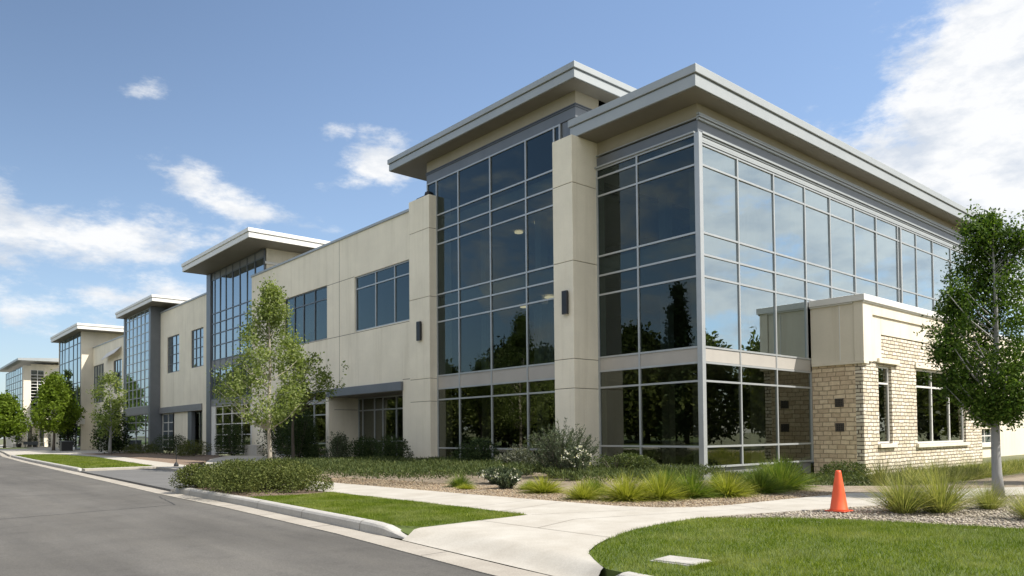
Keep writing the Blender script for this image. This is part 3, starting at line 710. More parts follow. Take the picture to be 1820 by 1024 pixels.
sheet('road', [(edge(y), y) for y in ys]+[(edge(y)-11-.02*max(y, 0), y) for y in ys[::-1]], -.29, -.15, 'asphalt')
gut = MB().prism([(edge(y), y) for y in ys]+[(edge(y)+.46, y) for y in ys[::-1]], -.28, -.138).build('gutter', M['gutter'], None, tri=True); tag(gut, kind='structure')
# far kerb and verge beyond the street
sheet('far_pavement', [(edge(y)-11-.02*max(y, 0), y) for y in ys]+[(edge(y)-14-.02*max(y, 0), y) for y in ys[::-1]], -.28, 0, 'concrete')
sheet('far_verge', [(edge(y)-14-.02*max(y, 0), y) for y in ys]+[(-90, 230), (-90, -60)], -.28, -.02, 'lawn_soil')

def kerb(name, y0, y1, taper0, taper1, label=None):
    """rounded kerb stone along the gutter; it ramps down over the taper lengths"""
    prof = [(.0, -.14), (.015, -.02), (.045, .015), (.09, .03), (.19, .03), (.20, -.2)]
    n = max(6, int((y1-y0)/.35)); mb = MB()
    for i in range(n+1):
        y = y0+(y1-y0)*i/n
        t = 1.
        if taper0 and y-y0 < taper0: t = (y-y0)/taper0
        if taper1 and y1-y < taper1: t = min(t, (y1-y)/taper1)
        t = .08+.92*(t*t*(3-2*t)); x = edge(y)+.46+.12*(1-t)*(1 if taper0 or taper1 else 0)
        mb.v += [(x+a, y, (-.137+(b+.137)*t if b > -.137 else b)) for a, b in prof]
    k = len(prof)
    for i in range(n):
        for j in range(k-1):
            mb.f.append((i*k+j, (i+1)*k+j, (i+1)*k+j+1, i*k+j+1)); mb.m.append(0)
    mb.f.append(tuple(range(k))); mb.f.append(tuple(n*k+j for j in range(k-1, -1, -1))); mb.m += [0, 0]
    o = mb.build(name, M['kerb'], None, smooth=False); return tag(o, kind='structure')
kj = MB()
for y in (-4.2, -1.7, .8, 3.3, 5.8, 26.5, 30, 33.5, 37, 41, 45, 50, 55):
    x = edge(y)+.46
    pr = [(-.003, -.135), (.012, -.02), (.042, .018), (.09, .034), (.2, .034)]
    for (a, z0), (b, z1) in zip(pr, pr[1:]): kj.face([(x+a, y-.007, z0), (x+b, y-.007, z1), (x+b, y+.007, z1), (x+a, y+.007, z0)])
tag(kj.build('kerb_joint', M['joint'], None), kind='structure')
kerb('kerb', -5.75, 7.6, .9, .5)
kerb('kerb', -30, -9.96, 0, .1)
kerb('kerb', 24.3, 62, .4, .6)
# walks (tops 2 cm up), the ramp to the street, driveway
KX = lambda y: edge(y)+.62
main_walk = [(-13.2, 2.2), (-13.2, -4), (-13.26, -5.53), (-14.4, -5.60), (-14.4, -8.46), (-13.95, -8.28), (-13.42, -8.1), (-12.58, -7.97), (-11.57, -7.9),
             (-10.6, -8.12), (-9.87, -8.37), (-8.55, -8.75), (-7.9, -8.97), (-5.25, -9.62), (-3.1, -10.2), (2, -12.2), (7, -15), (7.6, -13.7), (2.6, -11.0), (-.23, -9.7), (-1.33, -9.1), (-4.63, -7.75), (-4.96, -7.45), (-7.29, -7.2), (-9.26, -7.06), (-10.1, -6.85), (-10.6, -6.45), (-10.95, -5.7),
             (-11.05, -4.05), (-11.2, -1), (-11.25, 2.15), (-11.4, 7.6), (-13.2, 7.6)]
sheet('pavement', main_walk, -.28, .02, 'concrete')
sheet('pavement', [(-13.2, 7.62), (-11.4, 7.62), (-10.9, 12), (-10.2, 20), (-9.4, 28), (-7.6, 47), (-7.6, 62), (-3, 62), (-3, 110), (-8, 110), (edge(80)+.5, 80), (edge(66)+.5, 66), (edge(63)+.5, 63), (-9.4, 62), (-9.1, 47), (-10.9, 28), (-11.2, 24.4), (KX(24.3), 24.3), (KX(23.4), 23.4), (-11.4, 23.4), (-11.9, 14)], -.28, .018, 'concrete')
sheet('driveway', [(KX(7.7)-.14, 7.7), (-13.25, 7.7), (-13.2, 7.64), (-11.92, 14), (-11.42, 23.38), (KX(23.4)-.14, 23.38)], -.28, -.075, 'asphalt_side')
sheet('entrance_path', [(-9.9, 21.5), (-6.2, 31), (-2.56, 37.9), (-1.3, 38.5), (-1.3, 33.4), (-3.5, 29), (-7.4, 20.5), (-8.8, 18.5), (-10.4, 19)], -.2, .10, 'concrete')
rp = MB(); NS, NV = 14, 12
A0, A1 = (-14.4, -5.60), (-16.0, -5.72); BP = [(-14.4, -8.46), (-15.05, -8.79), (-15.56, -9.13), (-15.95, -9.62), (-16.2, -9.97), (-16.4, -10.0)]
for i in range(NS+1):
    q = i/NS; a = (A0[0]+(A1[0]-A0[0])*q, A0[1]+(A1[1]-A0[1])*q); f = q*5; k = min(4, int(f)); f -= k
    b = (BP[k][0]+(BP[k+1][0]-BP[k][0])*f, BP[k][1]+(BP[k+1][1]-BP[k][1])*f)
    for j in range(NV+1):
        v = j/NV; s0 = .5+.32*abs(2*v-1)**5; t = max(0, (q-s0)/(1-s0)); t = t*t*(3-2*t)
        rp.v.append((a[0]+(b[0]-a[0])*v, a[1]+(b[1]-a[1])*v, .02-.151*t))
for i in range(NS):
    for j in range(NV):
        c = i*(NV+1)+j; rp.f.append((c, c+NV+1, c+NV+2, c+1)); rp.m.append(0)
tag(rp.build('pavement_ramp', M['concrete'], None, smooth=True), kind='structure')
jm = MB()
def line(mb, a, b, w=.012, z=.0225):
    a, b = Vector((*a, 0)), Vector((*b, 0)); n = (b-a).normalized().cross(Vector((0, 0, 1)))*w/2
    mb.face([(a-n).to_tuple()[:2]+(z,), (b-n).to_tuple()[:2]+(z,), (b+n).to_tuple()[:2]+(z,), (a+n).to_tuple()[:2]+(z,)])
for a, b in (((-13.18, -1.4), (-11.24, -1.15)), ((-13.18, 1.3), (-11.26, 1.4)), ((-13.2, -3.7), (-11.1, -3.4)), ((-13.2, -4.7), (-11.05, -4.2)), ((-13.2, -5.56), (-11.3, -6.35)),
             ((-13.2, -6.6), (-11.2, -7.2)), ((-11.2, -7.2), (-9.3, -7.9)), ((-14.4, -5.6), (-14.4, -8.46)), ((-14.4, -7.0), (-13.2, -6.6)), ((-9.3, -7.08), (-9.7, -8.38)), ((-7.2, -7.22), (-7.6, -8.98)), ((-5.1, -7.5), (-5.7, -9.5)), ((-2.6, -8.62), (-3.1, -10.15))):
    line(jm, a, b)
tag(jm.build('pavement_joint', M['joint'], None), kind='structure')
ck = MB(); rnd = random.Random(3)
def crack(pts, w):
    for (a, b) in zip(pts, pts[1:]): line(ck, a, b, w, -.1455)
def wander(a, b, n, amp):
    out = []
    for i in range(n+1):
        t = i/n; out.append((a[0]+(b[0]-a[0])*t+rnd.uniform(-amp, amp), a[1]+(b[1]-a[1])*t+rnd.uniform(-amp, amp)))
    return out
crack(wander((-20.8, 2.4), (-16.6, 3.2), 26, .035), .03)
crack(wander((-16.6, 3.2), (-16.1, 6.2), 10, .03), .026)
crack(wander((-22.5, 1.6), (-20.8, 2.4), 9, .03), .02)
crack(wander((-21.5, 10.2), (-17.2, 8.8), 18, .04), .03)
crack(wander((-24, 14.5), (-16.2, 15.6), 30, .05), .03)
crack(wander((-23, 30), (-15.4, 31.5), 30, .06), .035)
for y in (-7.1, -3.2, -.6, 2.0, 4.6, 10.5, 14, 17.6, 21, 27, 33, 40, 48): line(ck, (edge(y)+.01, y), (edge(y)+.455, y+.02), .012, -.1365)
tag(ck.build('road_crack', M['crack'], None), kind='structure')

# planting beds
def dip(x, y):
    """the bed sinks gently towards the foot of the stone annex"""
    s = lambda t: max(0, min(1, t))**2*(3-2*max(0, min(1, t)))
    return -.95*s((x+3.5)/8)*s((y+8.2)/4.5)
def inside(px, py, poly):
    px = np.asarray(px); py = np.asarray(py); c = np.zeros(px.shape, bool); n = len(poly)
    for i in range(n):
        x1, y1 = poly[i]; x2, y2 = poly[(i+1) % n]
        if y1 == y2: continue
        c ^= ((y1 > py) != (y2 > py)) & (px < (x2-x1)*(py-y1)/(y2-y1)+x1)
    return c
bed_main = [(-11.2, -1), (-11.05, -4.05), (-10.95, -5.7), (-10.6, -6.45), (-10.1, -6.85), (-9.26, -7.06), (-7.29, -7.2), (-4.96, -7.45), (-4.63, -7.75), (-1.33, -9.1), (-.23, -9.7), (2.6, -11.0), (7.6, -13.7), (14, -17), (48, -17), (48, 1), (8.2, 0.2), (.3, .2), (.3, 6), (-.6, 6), (-.6, 16.5), (-.9, 17), (-.9, 37), (-1.4, 37.0), (-3.5, 28.9), (-7.4, 20.4), (-8.8, 18.5), (-10.3, 19), (-11.0, 11.6), (-11.38, 7.6), (-11.25, 2.15)]
def bed(name, poly, mat, step=.5, zoff=.0):
    xs = [p[0] for p in poly]; ys_ = [p[1] for p in poly]
    nx = int((max(xs)-min(xs))/step)+1; ny = int((max(ys_)-min(ys_))/step)+1
    bm = bmesh.new(); vs_ = [bm.verts.new((x, y, 0)) for x, y in poly]; bm.faces.new(vs_)
    for ax in (0, 1):
        k = min(xs if ax == 0 else ys_); hi = max(xs if ax == 0 else ys_)
        k += step
        while k < hi:
            p = (k, 0, 0) if ax == 0 else (0, k, 0); n = (1, 0, 0) if ax == 0 else (0, 1, 0)
            bmesh.ops.bisect_plane(bm, geom=bm.verts[:]+bm.edges[:]+bm.faces[:], plane_co=p, plane_no=n); k += step
    for v in bm.verts: v.co.z = zoff+dip(v.co.x, v.co.y)
    bmesh.ops.triangulate(bm, faces=bm.faces); bmesh.ops.recalc_face_normals(bm, faces=bm.faces)
    if sum(f.normal.z for f in bm.faces) < 0: bmesh.ops.reverse_faces(bm, faces=bm.faces)
    me = bpy.data.meshes.new(name); bm.to_mesh(me); bm.free()
    o = link_mesh(name, me, M[mat], None, True); return tag(o, kind='structure')
bed('mulch_bed', bed_main, 'mulch', .8)
bed_gravel = [(-11.45, -7.92), (-10.6, -8.13), (-9.87, -8.38), (-8.55, -8.76), (-7.9, -8.98), (-5.25, -9.63), (-3.1, -10.21), (2, -12.21), (7, -15.01), (7, -20), (-8.6, -20), (-9.2, -14), (-9.52, -12.02), (-9.9, -10.48), (-10.13, -9.7), (-10.54, -8.94), (-11.2, -8.3)]
sheet('gravel_bed', bed_gravel, -.25, .0, 'gravel')
lawn_near = [(-16.19, -10.0), (-15.95, -9.63), (-15.56, -9.14), (-15.05, -8.81), (-14.51, -8.53), (-13.95, -8.29), (-13.42, -8.11), (-12.58, -7.98), (-11.57, -7.91), (-11.2, -8.29), (-10.54, -8.93), (-10.13, -9.69), (-9.9, -10.47), (-9.52, -12.01), (-9.2, -14), (-8.7, -18), (-16.75, -18), (-16.35, -12)]
lawn_mid = [(KX(-5.1)+.06, -5.0), (KX(-5.6)+.34, -5.54), (-13.27, -5.52), (-13.21, -4), (-13.21, 1.9), (-13.9, 1.75), (-15.15, 2.0), (KX(2.0)+.06, 2.1), (KX(-2)+.06, -2)]
lawn_far = [(KX(24.4)+.05, 24.45), (-11.25, 24.45), (-10.95, 28), (-9.15, 47), (-9.45, 61.5), (-11.4, 62), (KX(60)+.05, 60), (KX(44)+.05, 44)]
sheet('lawn', lawn_near, -.25, .012, 'lawn_soil'); lm = sheet('lawn', [(KX(-4.6)+.06, -4.6), (KX(-5.55)+.03, -5.58), (-15.2, -5.56)]+lawn_mid[2:], -.25, .012, 'lawn_soil')
for v in lm.data.vertices:
    if v.co.y < -5.57 and v.co.z > 0: v.co.z = -.075; sheet('lawn', lawn_far, -.25, .012, 'lawn_soil')
hedge_bed = [(KX(7.5)+.06, 7.55), (KX(4)+.06, 4), (KX(2.1)+.06, 2.12), (-15.15, 2.02), (-13.9, 1.77), (-13.22, 1.92), (-13.22, 7.55)]
sheet('hedge_bed', hedge_bed, -.25, .005, 'mulch_red')
sheet('mulch_bed', [(-10.2, 24.6), (-10.0, 23), (-6.4, 31), (-2.7, 38.2), (-1.2, 38.6), (-1.2, 70), (-2.9, 80), (-2.9, 62.1), (-7.5, 61.9), (-7.5, 47), (-9.3, 28)], -.2, -.002, 'mulch_red')
tag(sheet('lawn', [(-11.5, 112), (-3.5, 112), (-3, 122), (-9.5, 122)], -.2, .05, 'lawn_soil'))
sheet('plaza', [(edge(80)+.5, 80), (-8, 110.1), (-2.9, 110.1), (-2.9, 70), (30, 131), (30, 240), (edge(230), 230), (edge(160), 160), (edge(100)+.3, 100)], -.25, .005, 'concrete')

# ------------------------------------------------------------------ vegetation
def rng(seed): return np.random.default_rng(seed)
def leaf_quads(C, rg, size, up=.3, aspect=.5, out=None):
    """diamond leaves, creased along the middle, at points C"""
    n = len(C)
    d = rg.normal(size=(n, 3)); d[:, 2] += up
    if out is not None: d += out*.8
    d /= np.linalg.norm(d, axis=1)[:, None]
    s = np.cross(d, rg.normal(size=(n, 3))); s /= np.linalg.norm(s, axis=1)[:, None]
    L_ = (size*rg.uniform(.65, 1.25, n))[:, None]
    nrm = np.cross(d, s)
    v = np.stack([C, C+d*L_*.5+s*L_*aspect*.5+nrm*L_*.08, C+d*L_, C+d*L_*.5-s*L_*aspect*.5+nrm*L_*.08], 1)
    return v.reshape(-1, 3)

def smooth_noise(rg, k=6):
    W = rg.normal(size=(k, 3)); ph = rg.uniform(0, 6.28, k)
    return lambda P_, s: sum(np.sin(P_@W[i]*s+ph[i]) for i in range(k))/k

def crown_points(rg, prof, z0, z1, nclump, leaves, spread, gap=.0, side=None, wobble=.38):
    """clump centres inside an uneven envelope r(h); holes come from low-frequency noise"""
    f = smooth_noise(rg); g2 = smooth_noise(rg)
    out = []
    while len(out) < nclump:
        h = rg.random(); a = rg.uniform(0, 2*math.pi); r = np.interp(h, [p[0] for p in prof], [p[1] for p in prof])
        wob = 1+wobble*f(np.array([math.cos(a)*1.6, math.sin(a)*1.6, h*4.2]), 1.6)
        rr = r*wob*math.sqrt(rg.uniform(.05, 1)); p = np.array([rr*math.cos(a), rr*math.sin(a), z0+(z1-z0)*h])
        if g2(p, 2.6) < -.28+gap: continue
        out.append(p)
    C = np.array(out)
    pts = np.repeat(C, leaves, 0)+rg.normal(size=(nclump*leaves, 3))*spread
    return C, pts

def tree(name, label, cat, loc, seed, H, z0, prof, nclump, leaves, spread, leaf, lmat, tmat, r0, lean=(0, 0), gap=0., limbs=26, side=(), group=None, square=False, aspect=.5, wobble=.38):
    rg = rg_ = rng(seed); t = thing(name, label, cat, loc, 0, group)
    C, pts = crown_points(rg, prof, z0, H, nclump, leaves, spread, gap, None, wobble)
    for (cx, cy, cz, sr, sn) in side:                                # extra side boughs
        c2 = rg.normal(size=(sn, 3))*np.array([sr, sr, sr*1.25])+np.array([cx, cy, cz])
        C = np.concatenate([C, c2]); pts = np.concatenate([pts, np.repeat(c2, leaves, 0)+rg.normal(size=(sn*leaves, 3))*spread])
    ax = lambda z: np.array([lean[0]*(z/H)**2+.04*math.sin(z*1.3+seed), lean[1]*(z/H)**2+.04*math.cos(z*1.1+seed), z])
    mb = MB(); zs = np.linspace(0, H*.93, 12)
    axis0 = ax(0); axp = lambda z: ax(z)-axis0*(1 if z < 1e9 else 0)
    mb.tube([axp(z) for z in zs], [r0*(1.25 if i == 0 else 1)*max(.12, 1-(z/H)*.92) for i, z in enumerate(zs)], 8)
    idx = rg.permutation(len(C))[:limbs]
    if len(side): idx = np.concatenate([idx, np.arange(nclump, len(C))[::4]])
    for i in idx:
        p = C[i]; zb = max(z0*.85, p[2]-.35-.55*np.linalg.norm(p[:2])); zb = min(zb, H*.88)
        b = axp(zb); mid = b*.45+p*.55+np.array([0, 0, -.08*np.linalg.norm(p[:2]-b[:2])])
        rb_ = r0*max(.12, 1-(zb/H)*.92)*.5
        mb.tube([b, b*.75+mid*.25, mid, p], [rb_, rb_*.8, rb_*.55, .006], 5)
    o = Vector(loc); mb.v = [(x+o.x, y+o.y, z+o.z) for x, y, z in mb.v]
    mb.build('trunk', M[tmat], t, smooth=True)
    np_mesh('crown', leaf_quads(pts, rg, leaf, .1, aspect), 4, M[lmat], t)
    return t

# right-hand street tree on its grey stem, trees behind it
tree('street_tree', 'dense dark green tree with smooth grey trunk at the right edge of the gravel', 'tree', (-3.83, -10.07, 0), 11, 6.05, 1.62,
     [(0, .25), (.08, .65), (.22, .95), (.4, .95), (.55, .72), (.72, .62), (.9, .46), (1, .15)], 760, 44, .10, .08, 'leaf_right', 'trunk_grey', .105, wobble=.75, gap=.2,
     side=((-.85, .70, 3.1, .17, 36), (-.65, .5, 2.6, .15, 20), (.5, -.4, 5.5, .16, 34), (-.25, .2, 5.75, .14, 22), (-.6, .5, 4.2, .15, 22)), limbs=12)
tree('shade_tree', 'dark leafy tree at the right frame edge behind the street tree', 'tree', (2.4, -10.6, 0), 12, 7.2, 2.2,
     [(0, .5), (.2, 1.1), (.5, 1.3), (.8, .9), (1, .2)], 420, 30, .14, .12, 'leaf_right', 'trunk_dark', .12)
# young trees in front of the cream wing
tree('young_tree', 'tall pale leaved young tree with slim light trunk before the cream wing', 'tree', (-8.41, 16.97, 0), 21, 8.3, 2.0,
     [(0, .6), (.12, 1.9), (.3, 2.35), (.45, 1.9), (.6, 1.3), (.8, .7), (1, .12)], 520, 20, .15, .135, 'leaf_light', 'trunk_pale', .10, gap=.16,
     side=((-1.1, 1.9, 3.5, .35, 40), (-.5, 1.2, 4.6, .35, 30)), aspect=.55)
tree('young_tree', 'smaller twin tree with dark thin trunk, right of the tall pale leaved tree', 'tree', (-6.65, 18.39, 0), 22, 5.8, 2.7,
     [(0, .35), (.2, .95), (.45, .8), (.75, .45), (1, .08)], 150, 22, .13, .14, 'leaf_light', 'trunk_dark', .085, gap=.1,
     side=((1.0, -1.0, 3.9, .28, 34), (.5, -.6, 4.9, .25, 20)), aspect=.55)
tree('young_tree', 'small sparse tree with whitish trunk on the mulch behind the far lawn', 'tree', (-6.18, 55.67, 0), 23, 7.0, 1.6,
     [(0, .6), (.2, 1.3), (.5, 1.5), (.75, 1.1), (1, .2)], 150, 18, .2, .22, 'leaf_light', 'trunk_grey', .14, gap=.2, aspect=.55)
tree('lime_tree', 'round lime green tree standing on the plaza before the fourth tower', 'tree', (-5.6, 84.5, 0), 24, 8.5, 2.5,
     [(0, 1.3), (.12, 2.2), (.3, 2.6), (.5, 2.15), (.75, 1.3), (.92, .7), (1, .15)], 420, 22, .3, .34, 'leaf_lime', 'trunk_dark', .16)
tree('conifer', 'slim dark conifer rising behind the lime green tree', 'conifer', (-3.7, 87.2, 0), 25, 9.4, .6,
     [(0, 1.0), (.4, .75), (.75, .4), (1, .06)], 200, 20, .16, .26, 'leaf_dark', 'trunk_dark', .14)
tree('plaza_tree', 'bushy green tree at the left frame edge beside the far building', 'tree', (-6.4, 117.5, 0), 26, 7.4, 2.2,
     [(0, 1.4), (.15, 2.6), (.4, 3.0), (.7, 2.0), (1, .3)], 360, 20, .4, .48, 'leaf_lime', 'trunk_dark', .18)
tree('plaza_tree', 'darker tree cut by the left frame edge, taller than its neighbour', 'tree', (-10.3, 128, 0), 27, 9.4, 2.2,
     [(0, 1.8), (.2, 3.2), (.5, 3.3), (.8, 2.0), (1, .3)], 420, 20, .45, .5, 'leaf_hedge', 'trunk_dark', .2)
tree('dark_tree', 'dark bushy tree behind the sparse whitish trunked tree', 'tree', (-5.0, 60.5, 0), 28, 4.6, .3,
     [(0, 1.1), (.3, 1.35), (.7, 1.1), (1, .2)], 220, 20, .2, .24, 'leaf_dark', 'trunk_dark', .1)

# trees across the street: they show as reflections in the glass
refl = tree('roadside_tree', 'broad dark tree across the street, mirrored in the ground floor glass', 'tree', (-39, 34, 0), 31, 10.5, 1.2,
     [(0, 3.2), (.2, 4.6), (.5, 4.9), (.8, 3.2), (1, .6)], 560, 16, .5, .6, 'leaf_hedge', 'trunk_dark', .25, group='trees across the street')
k = 0
for x, y, s in ((-37, 14, .8), (-40, 24, .95), (-37, 45, .9), (-41, 55, 1.1), (-38, 66, .95), (-42, 78, 1.1), (-40, 92, 1.15), (-44, 4, 1.0), (-46, 40, 1.25), (-46, 62, 1.2), (-40, 108, 1.2), (-44, 124, 1.4), (-40, 140, 1.4), (-46, 158, 1.6), (-42, 178, 1.6), (-48, 110, 1.5),
                (48, -34, 1.1), (60, -30, 1.2), (40, -40, 1.1), (72, -36, 1.25), (55, -46, 1.3), (86, -40, 1.3), (30, -46, 1.0), (66, -14, 1.35), (100, -32, 1.4), (78, -16, 1.25)):
    c = copy_tree(refl); c.location = (x, y, 0); c.scale = (s, s, s*(.92+.2*((k*7) % 5)/5)); c.rotation_euler = (0, 0, k*1.7); k += 1
tree('pointed_conifer', 'tall pointed conifer across the street, mirrored in the corner glass', 'conifer', (-38.5, 28.8, 0), 32, 15.6, 1.0,
     [(0, 2.6), (.3, 2.1), (.6, 1.35), (.85, .6), (1, .06)], 520, 18, .26, .42, 'leaf_dark', 'trunk_dark', .25)

# shrubs: leafy mounds
def shrub(name, label, cat, loc, seed, rx, ry, h, n, leaf, lmat, up=.3, aspect=.45, flat=.0, group=None, stems=7, lumps=9, rz=0):
    rg = rng(seed); t = thing(name, label, cat, loc, rz, group)
    f = smooth_noise(rg)
    L_ = []
    cs = np.stack([rg.uniform(-.62, .62, lumps)*rx, rg.uniform(-.62, .62, lumps)*ry, rg.uniform(.30, .62, lumps)*h], 1)
    rs = rg.uniform(.32, .5, lumps)
    m = 0; pts = []; outs = []
    while m < n:
        i = rg.integers(0, lumps, 4000); d = rg.normal(size=(4000, 3)); d /= np.linalg.norm(d, axis=1)[:, None]
        rad = rs[i]*rg.uniform(.72, 1.04, 4000)
        p = cs[i]+d*rad[:, None]*np.array([rx, ry, h])
        e = (p[:, 0]/rx)**2+(p[:, 1]/ry)**2+(np.clip(p[:, 2], 0, None)/h)**2
        ok = (p[:, 2] > .02) & (e < 1.02+.12*f(p/np.array([rx, ry, h]), 4)) & (f(p, 3.5/max(h, .5)) > -.55)
        pts.append(p[ok]); outs.append(d[ok]); m += ok.sum()
    pts = np.concatenate(pts)[:n]; outs = np.concatenate(outs)[:n]
    np_mesh('foliage', leaf_quads(pts, rg, leaf, up, aspect, outs), 4, M[lmat], t)
    mb = MB(); o = Vector(loc)
    for k in range(stems):
        a = rg.uniform(0, 6.28); q = rg.uniform(.2, .6)
        mb.tube([(o.x, o.y, o.z), (o.x+rx*q*.5*math.cos(a), o.y+ry*q*.5*math.sin(a), o.z+h*.4), (o.x+rx*q*math.cos(a), o.y+ry*q*math.sin(a), o.z+h*.8)], [.02, .014, .006], 5)
    mb.build('stem', M['trunk_dark'], t)
    return t
shrub('hedge', 'low clipped olive hedge filling the bed behind the kerb', 'hedge', (-14.15, 4.15, 0), 41, 1.75, 2.45, .86, 34000, .058, 'leaf_hedge', .4, .5, lumps=40, rz=.0)
shrub('hedge', 'smaller hedge lobe at the driveway end of the low olive hedge', 'hedge', (-14.9, 6.7, 0), 42, .8, .8, .7, 7000, .058, 'leaf_hedge', .4, .5, lumps=10)
# dark foundation shrubs under the canopy and along the wing
for lb, loc, sd_, rx, ry, h, n, mt_ in (
    ('dark rounded shrub under the grey canopy window, nearest to the pier', (-2.9, 15.6, 0), 51, .95, 1.2, 1.55, 5200, 'leaf_dark'),
    ('dark rounded shrub under the canopy, second from the pier', (-3.1, 17.9, 0), 52, 1.0, 1.25, 1.45, 5200, 'leaf_dark'),
    ('bluish upright shrub at the left end of the canopy window', (-3.2, 20.6, 0), 53, .8, .95, 1.75, 4400, 'leaf_rosemary'),
    ('small low shrub below the blank wall left of the canopy', (-3.4, 22.6, 0), 54, .8, 1.0, 1.0, 3000, 'leaf_dark'),
    ('tall dark shrub against the lower window behind the pale tree', (-3.4, 26.2, 0), 55, 1.6, 2.8, 3.7, 11000, 'leaf_dark'),
    ('tall dark shrub right of the slim pale trunk by the lower window', (-4.2, 23.2, 0), 56, 1.2, 1.5, 2.9, 7200, 'leaf_dark'),
    ('dark shrub half hiding the tower ground floor windows', (-2.4, 37.9, 0), 57, 1.2, 1.6, 2.6, 5200, 'leaf_dark'),
    ('low olive shrub on the mulch below the tower post', (-3.4, 42.6, 0), 58, 1.5, 2.2, 1.25, 4600, 'leaf_hedge'),
    ('spreading dark shrub before the recessed door of the middle wing', (-2.9, 50.3, 0), 59, 1.5, 3.0, 1.9, 5600, 'leaf_dark'),
    ('low spreading shrub below the third tower', (-3.2, 57.2, 0), 60, 1.5, 3.2, 1.1, 4200, 'leaf_hedge'),
    ('low dull shrub at the foot of the third tower, farthest left', (-3.6, 63.5, 0), 61, 1.4, 3, 1.2, 3600, 'leaf_cover'),
    ('dark green shrub in front of the bay glazing left of the tall grey bush', (-3.3, 8.6, 0), 62, .95, 1.3, 1.35, 5200, 'leaf_dark'),
    ('round grey sage bush before the bay glazing', (-4.6, 4.7, 0), 63, .85, .95, 1.05, 6000, 'leaf_sage'),
    ('dark low shrub at the foot of the stone annex corner', (4.2, -3.0, -.75), 64, 1.5, 1.0, 1.15, 5000, 'leaf_cover'),
    ('grassy dark shrub below the right corner glass', (2.2, -1.6, -.5), 65, 1.5, .8, 1.0, 4600, 'leaf_cover'),
    ('mid green shrub under the front corner glass', (-3.0, 1.4, 0), 66, 1.0, 1.9, .8, 5200, 'leaf_cover')):
    shrub('shrub', lb, 'shrub', loc, sd_, rx, ry, h, n, .085 if h < 2 else .11, mt_, .3, .5, lumps=14)

def wispy(name, label, cat, loc, seed, r, h, nst, lmat, leaf, flowers=0):
    """upright stems set with needle leaves, optionally tipped with flower heads"""
    rg = rng(seed); t = thing(name, label, cat, loc); mb = MB(); pts = []; outs = []; fl_ = []
    o = np.array(loc)
    for k in range(nst):
        a = rg.uniform(0, 6.28); q = math.sqrt(rg.random()); hh = h*rg.uniform(.6, 1.05)*(1-.3*q)
        b = np.array([.35*r*q*math.cos(a), .35*r*q*math.sin(a), 0]); e = np.array([r*q*math.cos(a), r*q*math.sin(a), hh])
        m = (b+e)/2+np.array([-.1*r*math.cos(a), -.1*r*math.sin(a), .05])
        mb.tube([o+b, o+m, o+e], [.010, .007, .003], 4)
        tt = rg.random(70)**.7; tt = tt[:, None]; p = (1-tt)**2*b+2*tt*(1-tt)*m+tt**2*e
        pts.append(p); outs.append(np.tile((e-b)/np.linalg.norm(e-b), (70, 1)))
        if flowers and rg.random() < flowers: fl_.append(np.repeat(e[None], 7, 0)+rg.normal(size=(7, 3))*.03)
    mb.build('stem', M['trunk_dark'], t)
    np_mesh('foliage', leaf_quads(np.concatenate(pts), rg, leaf, .3, .22, np.concatenate(outs)*1.0), 4, M[lmat], t)
    if fl_: np_mesh('flower', leaf_quads(np.concatenate(fl_), rg, .055, .5, .9), 4, M['petal'], t)
    return t
wispy('rosemary_bush', 'tall wispy grey green bush in front of the wide pier', 'bush', (-4.9, 2.0, 0), 71, 1.25, 1.95, 150, 'leaf_rosemary', .10)
wispy('flowering_bush', 'white flowering bush leaning on the tall grey green bush', 'bush', (-5.6, .75, 0), 72, .5, 1.1, 110, 'leaf_rosemary', .08, .3)
wispy('flowering_plant', 'low plant with whitish flower heads between yellow grasses and the bay', 'plant', (-8.1, 1.4, 0), 73, .65, .5, 120, 'leaf_rosemary', .09, .12)
wispy('flowering_plant', 'small grey leaved plant with few flowers, left of the grass tufts', 'plant', (-9.3, -.3, 0), 74, .42, .42, 60, 'leaf_rosemary', .08, .15)

# ornamental grasses
def tuft(name, label, cat, seed, r, h, n, w, lmat, droop=1., group=None):
    rg = rng(seed); t = thing(name, label, cat, (0, 0, 0), 0, group)
    a = rg.uniform(0, 2*np.pi, n); q = np.sqrt(rg.random(n)); th = q*droop*rg.uniform(.75, 1.15, n)
    ln = np.hypot(h*np.cos(th), r*np.sin(th))*rg.uniform(.6, 1.12, n)
    d = np.stack([np.cos(a), np.sin(a), np.zeros(n)], 1)
    b = d*(q*r*.34*rg.random(n))[:, None]
    S = 5; V = np.zeros((n, S+1, 2, 3)); side = np.stack([-np.sin(a), np.cos(a), np.zeros(n)], 1)
    tw = rg.normal(size=(n, 3))*.4; side = side+tw; side /= np.linalg.norm(side, axis=1)[:, None]
    kink = rg.normal(size=(n, 3))*.06*h; bend = rg.uniform(.05, .32, n)*th
    for i in range(S+1):
        s = i/S; t2 = th+bend*s*1.2
        p = b+d*(ln*s*np.sin(t2))[:, None]+kink*s*s; p[:, 2] = ln*s*np.cos(t2)
        ww = w*(1-s)**.7*(.55+.45*min(1, s*4))+.0006
        V[:, i, 0] = p-side*ww/2; V[:, i, 1] = p+side*ww/2
    V[..., 2] = np.maximum(V[..., 2], .01)
    base = (np.arange(n)*(S+1)*2)[:, None, None]
    Fc = np.array([[2*i, 2*i+1, 2*i+3, 2*i+2] for i in range(S)])[None]
    np_mesh('blade', V.reshape(-1, 3), 4, M[lmat], t, F=(base+Fc).reshape(-1, 4))
    tag(t.children[0], kind='stuff')
    return t
PY_ = tuft('grass_tuft', '', 'ornamental grass', 81, .44, .40, 1300, .0085, 'blade_yellow', 1.4, 'yellow green tufts along the walk')
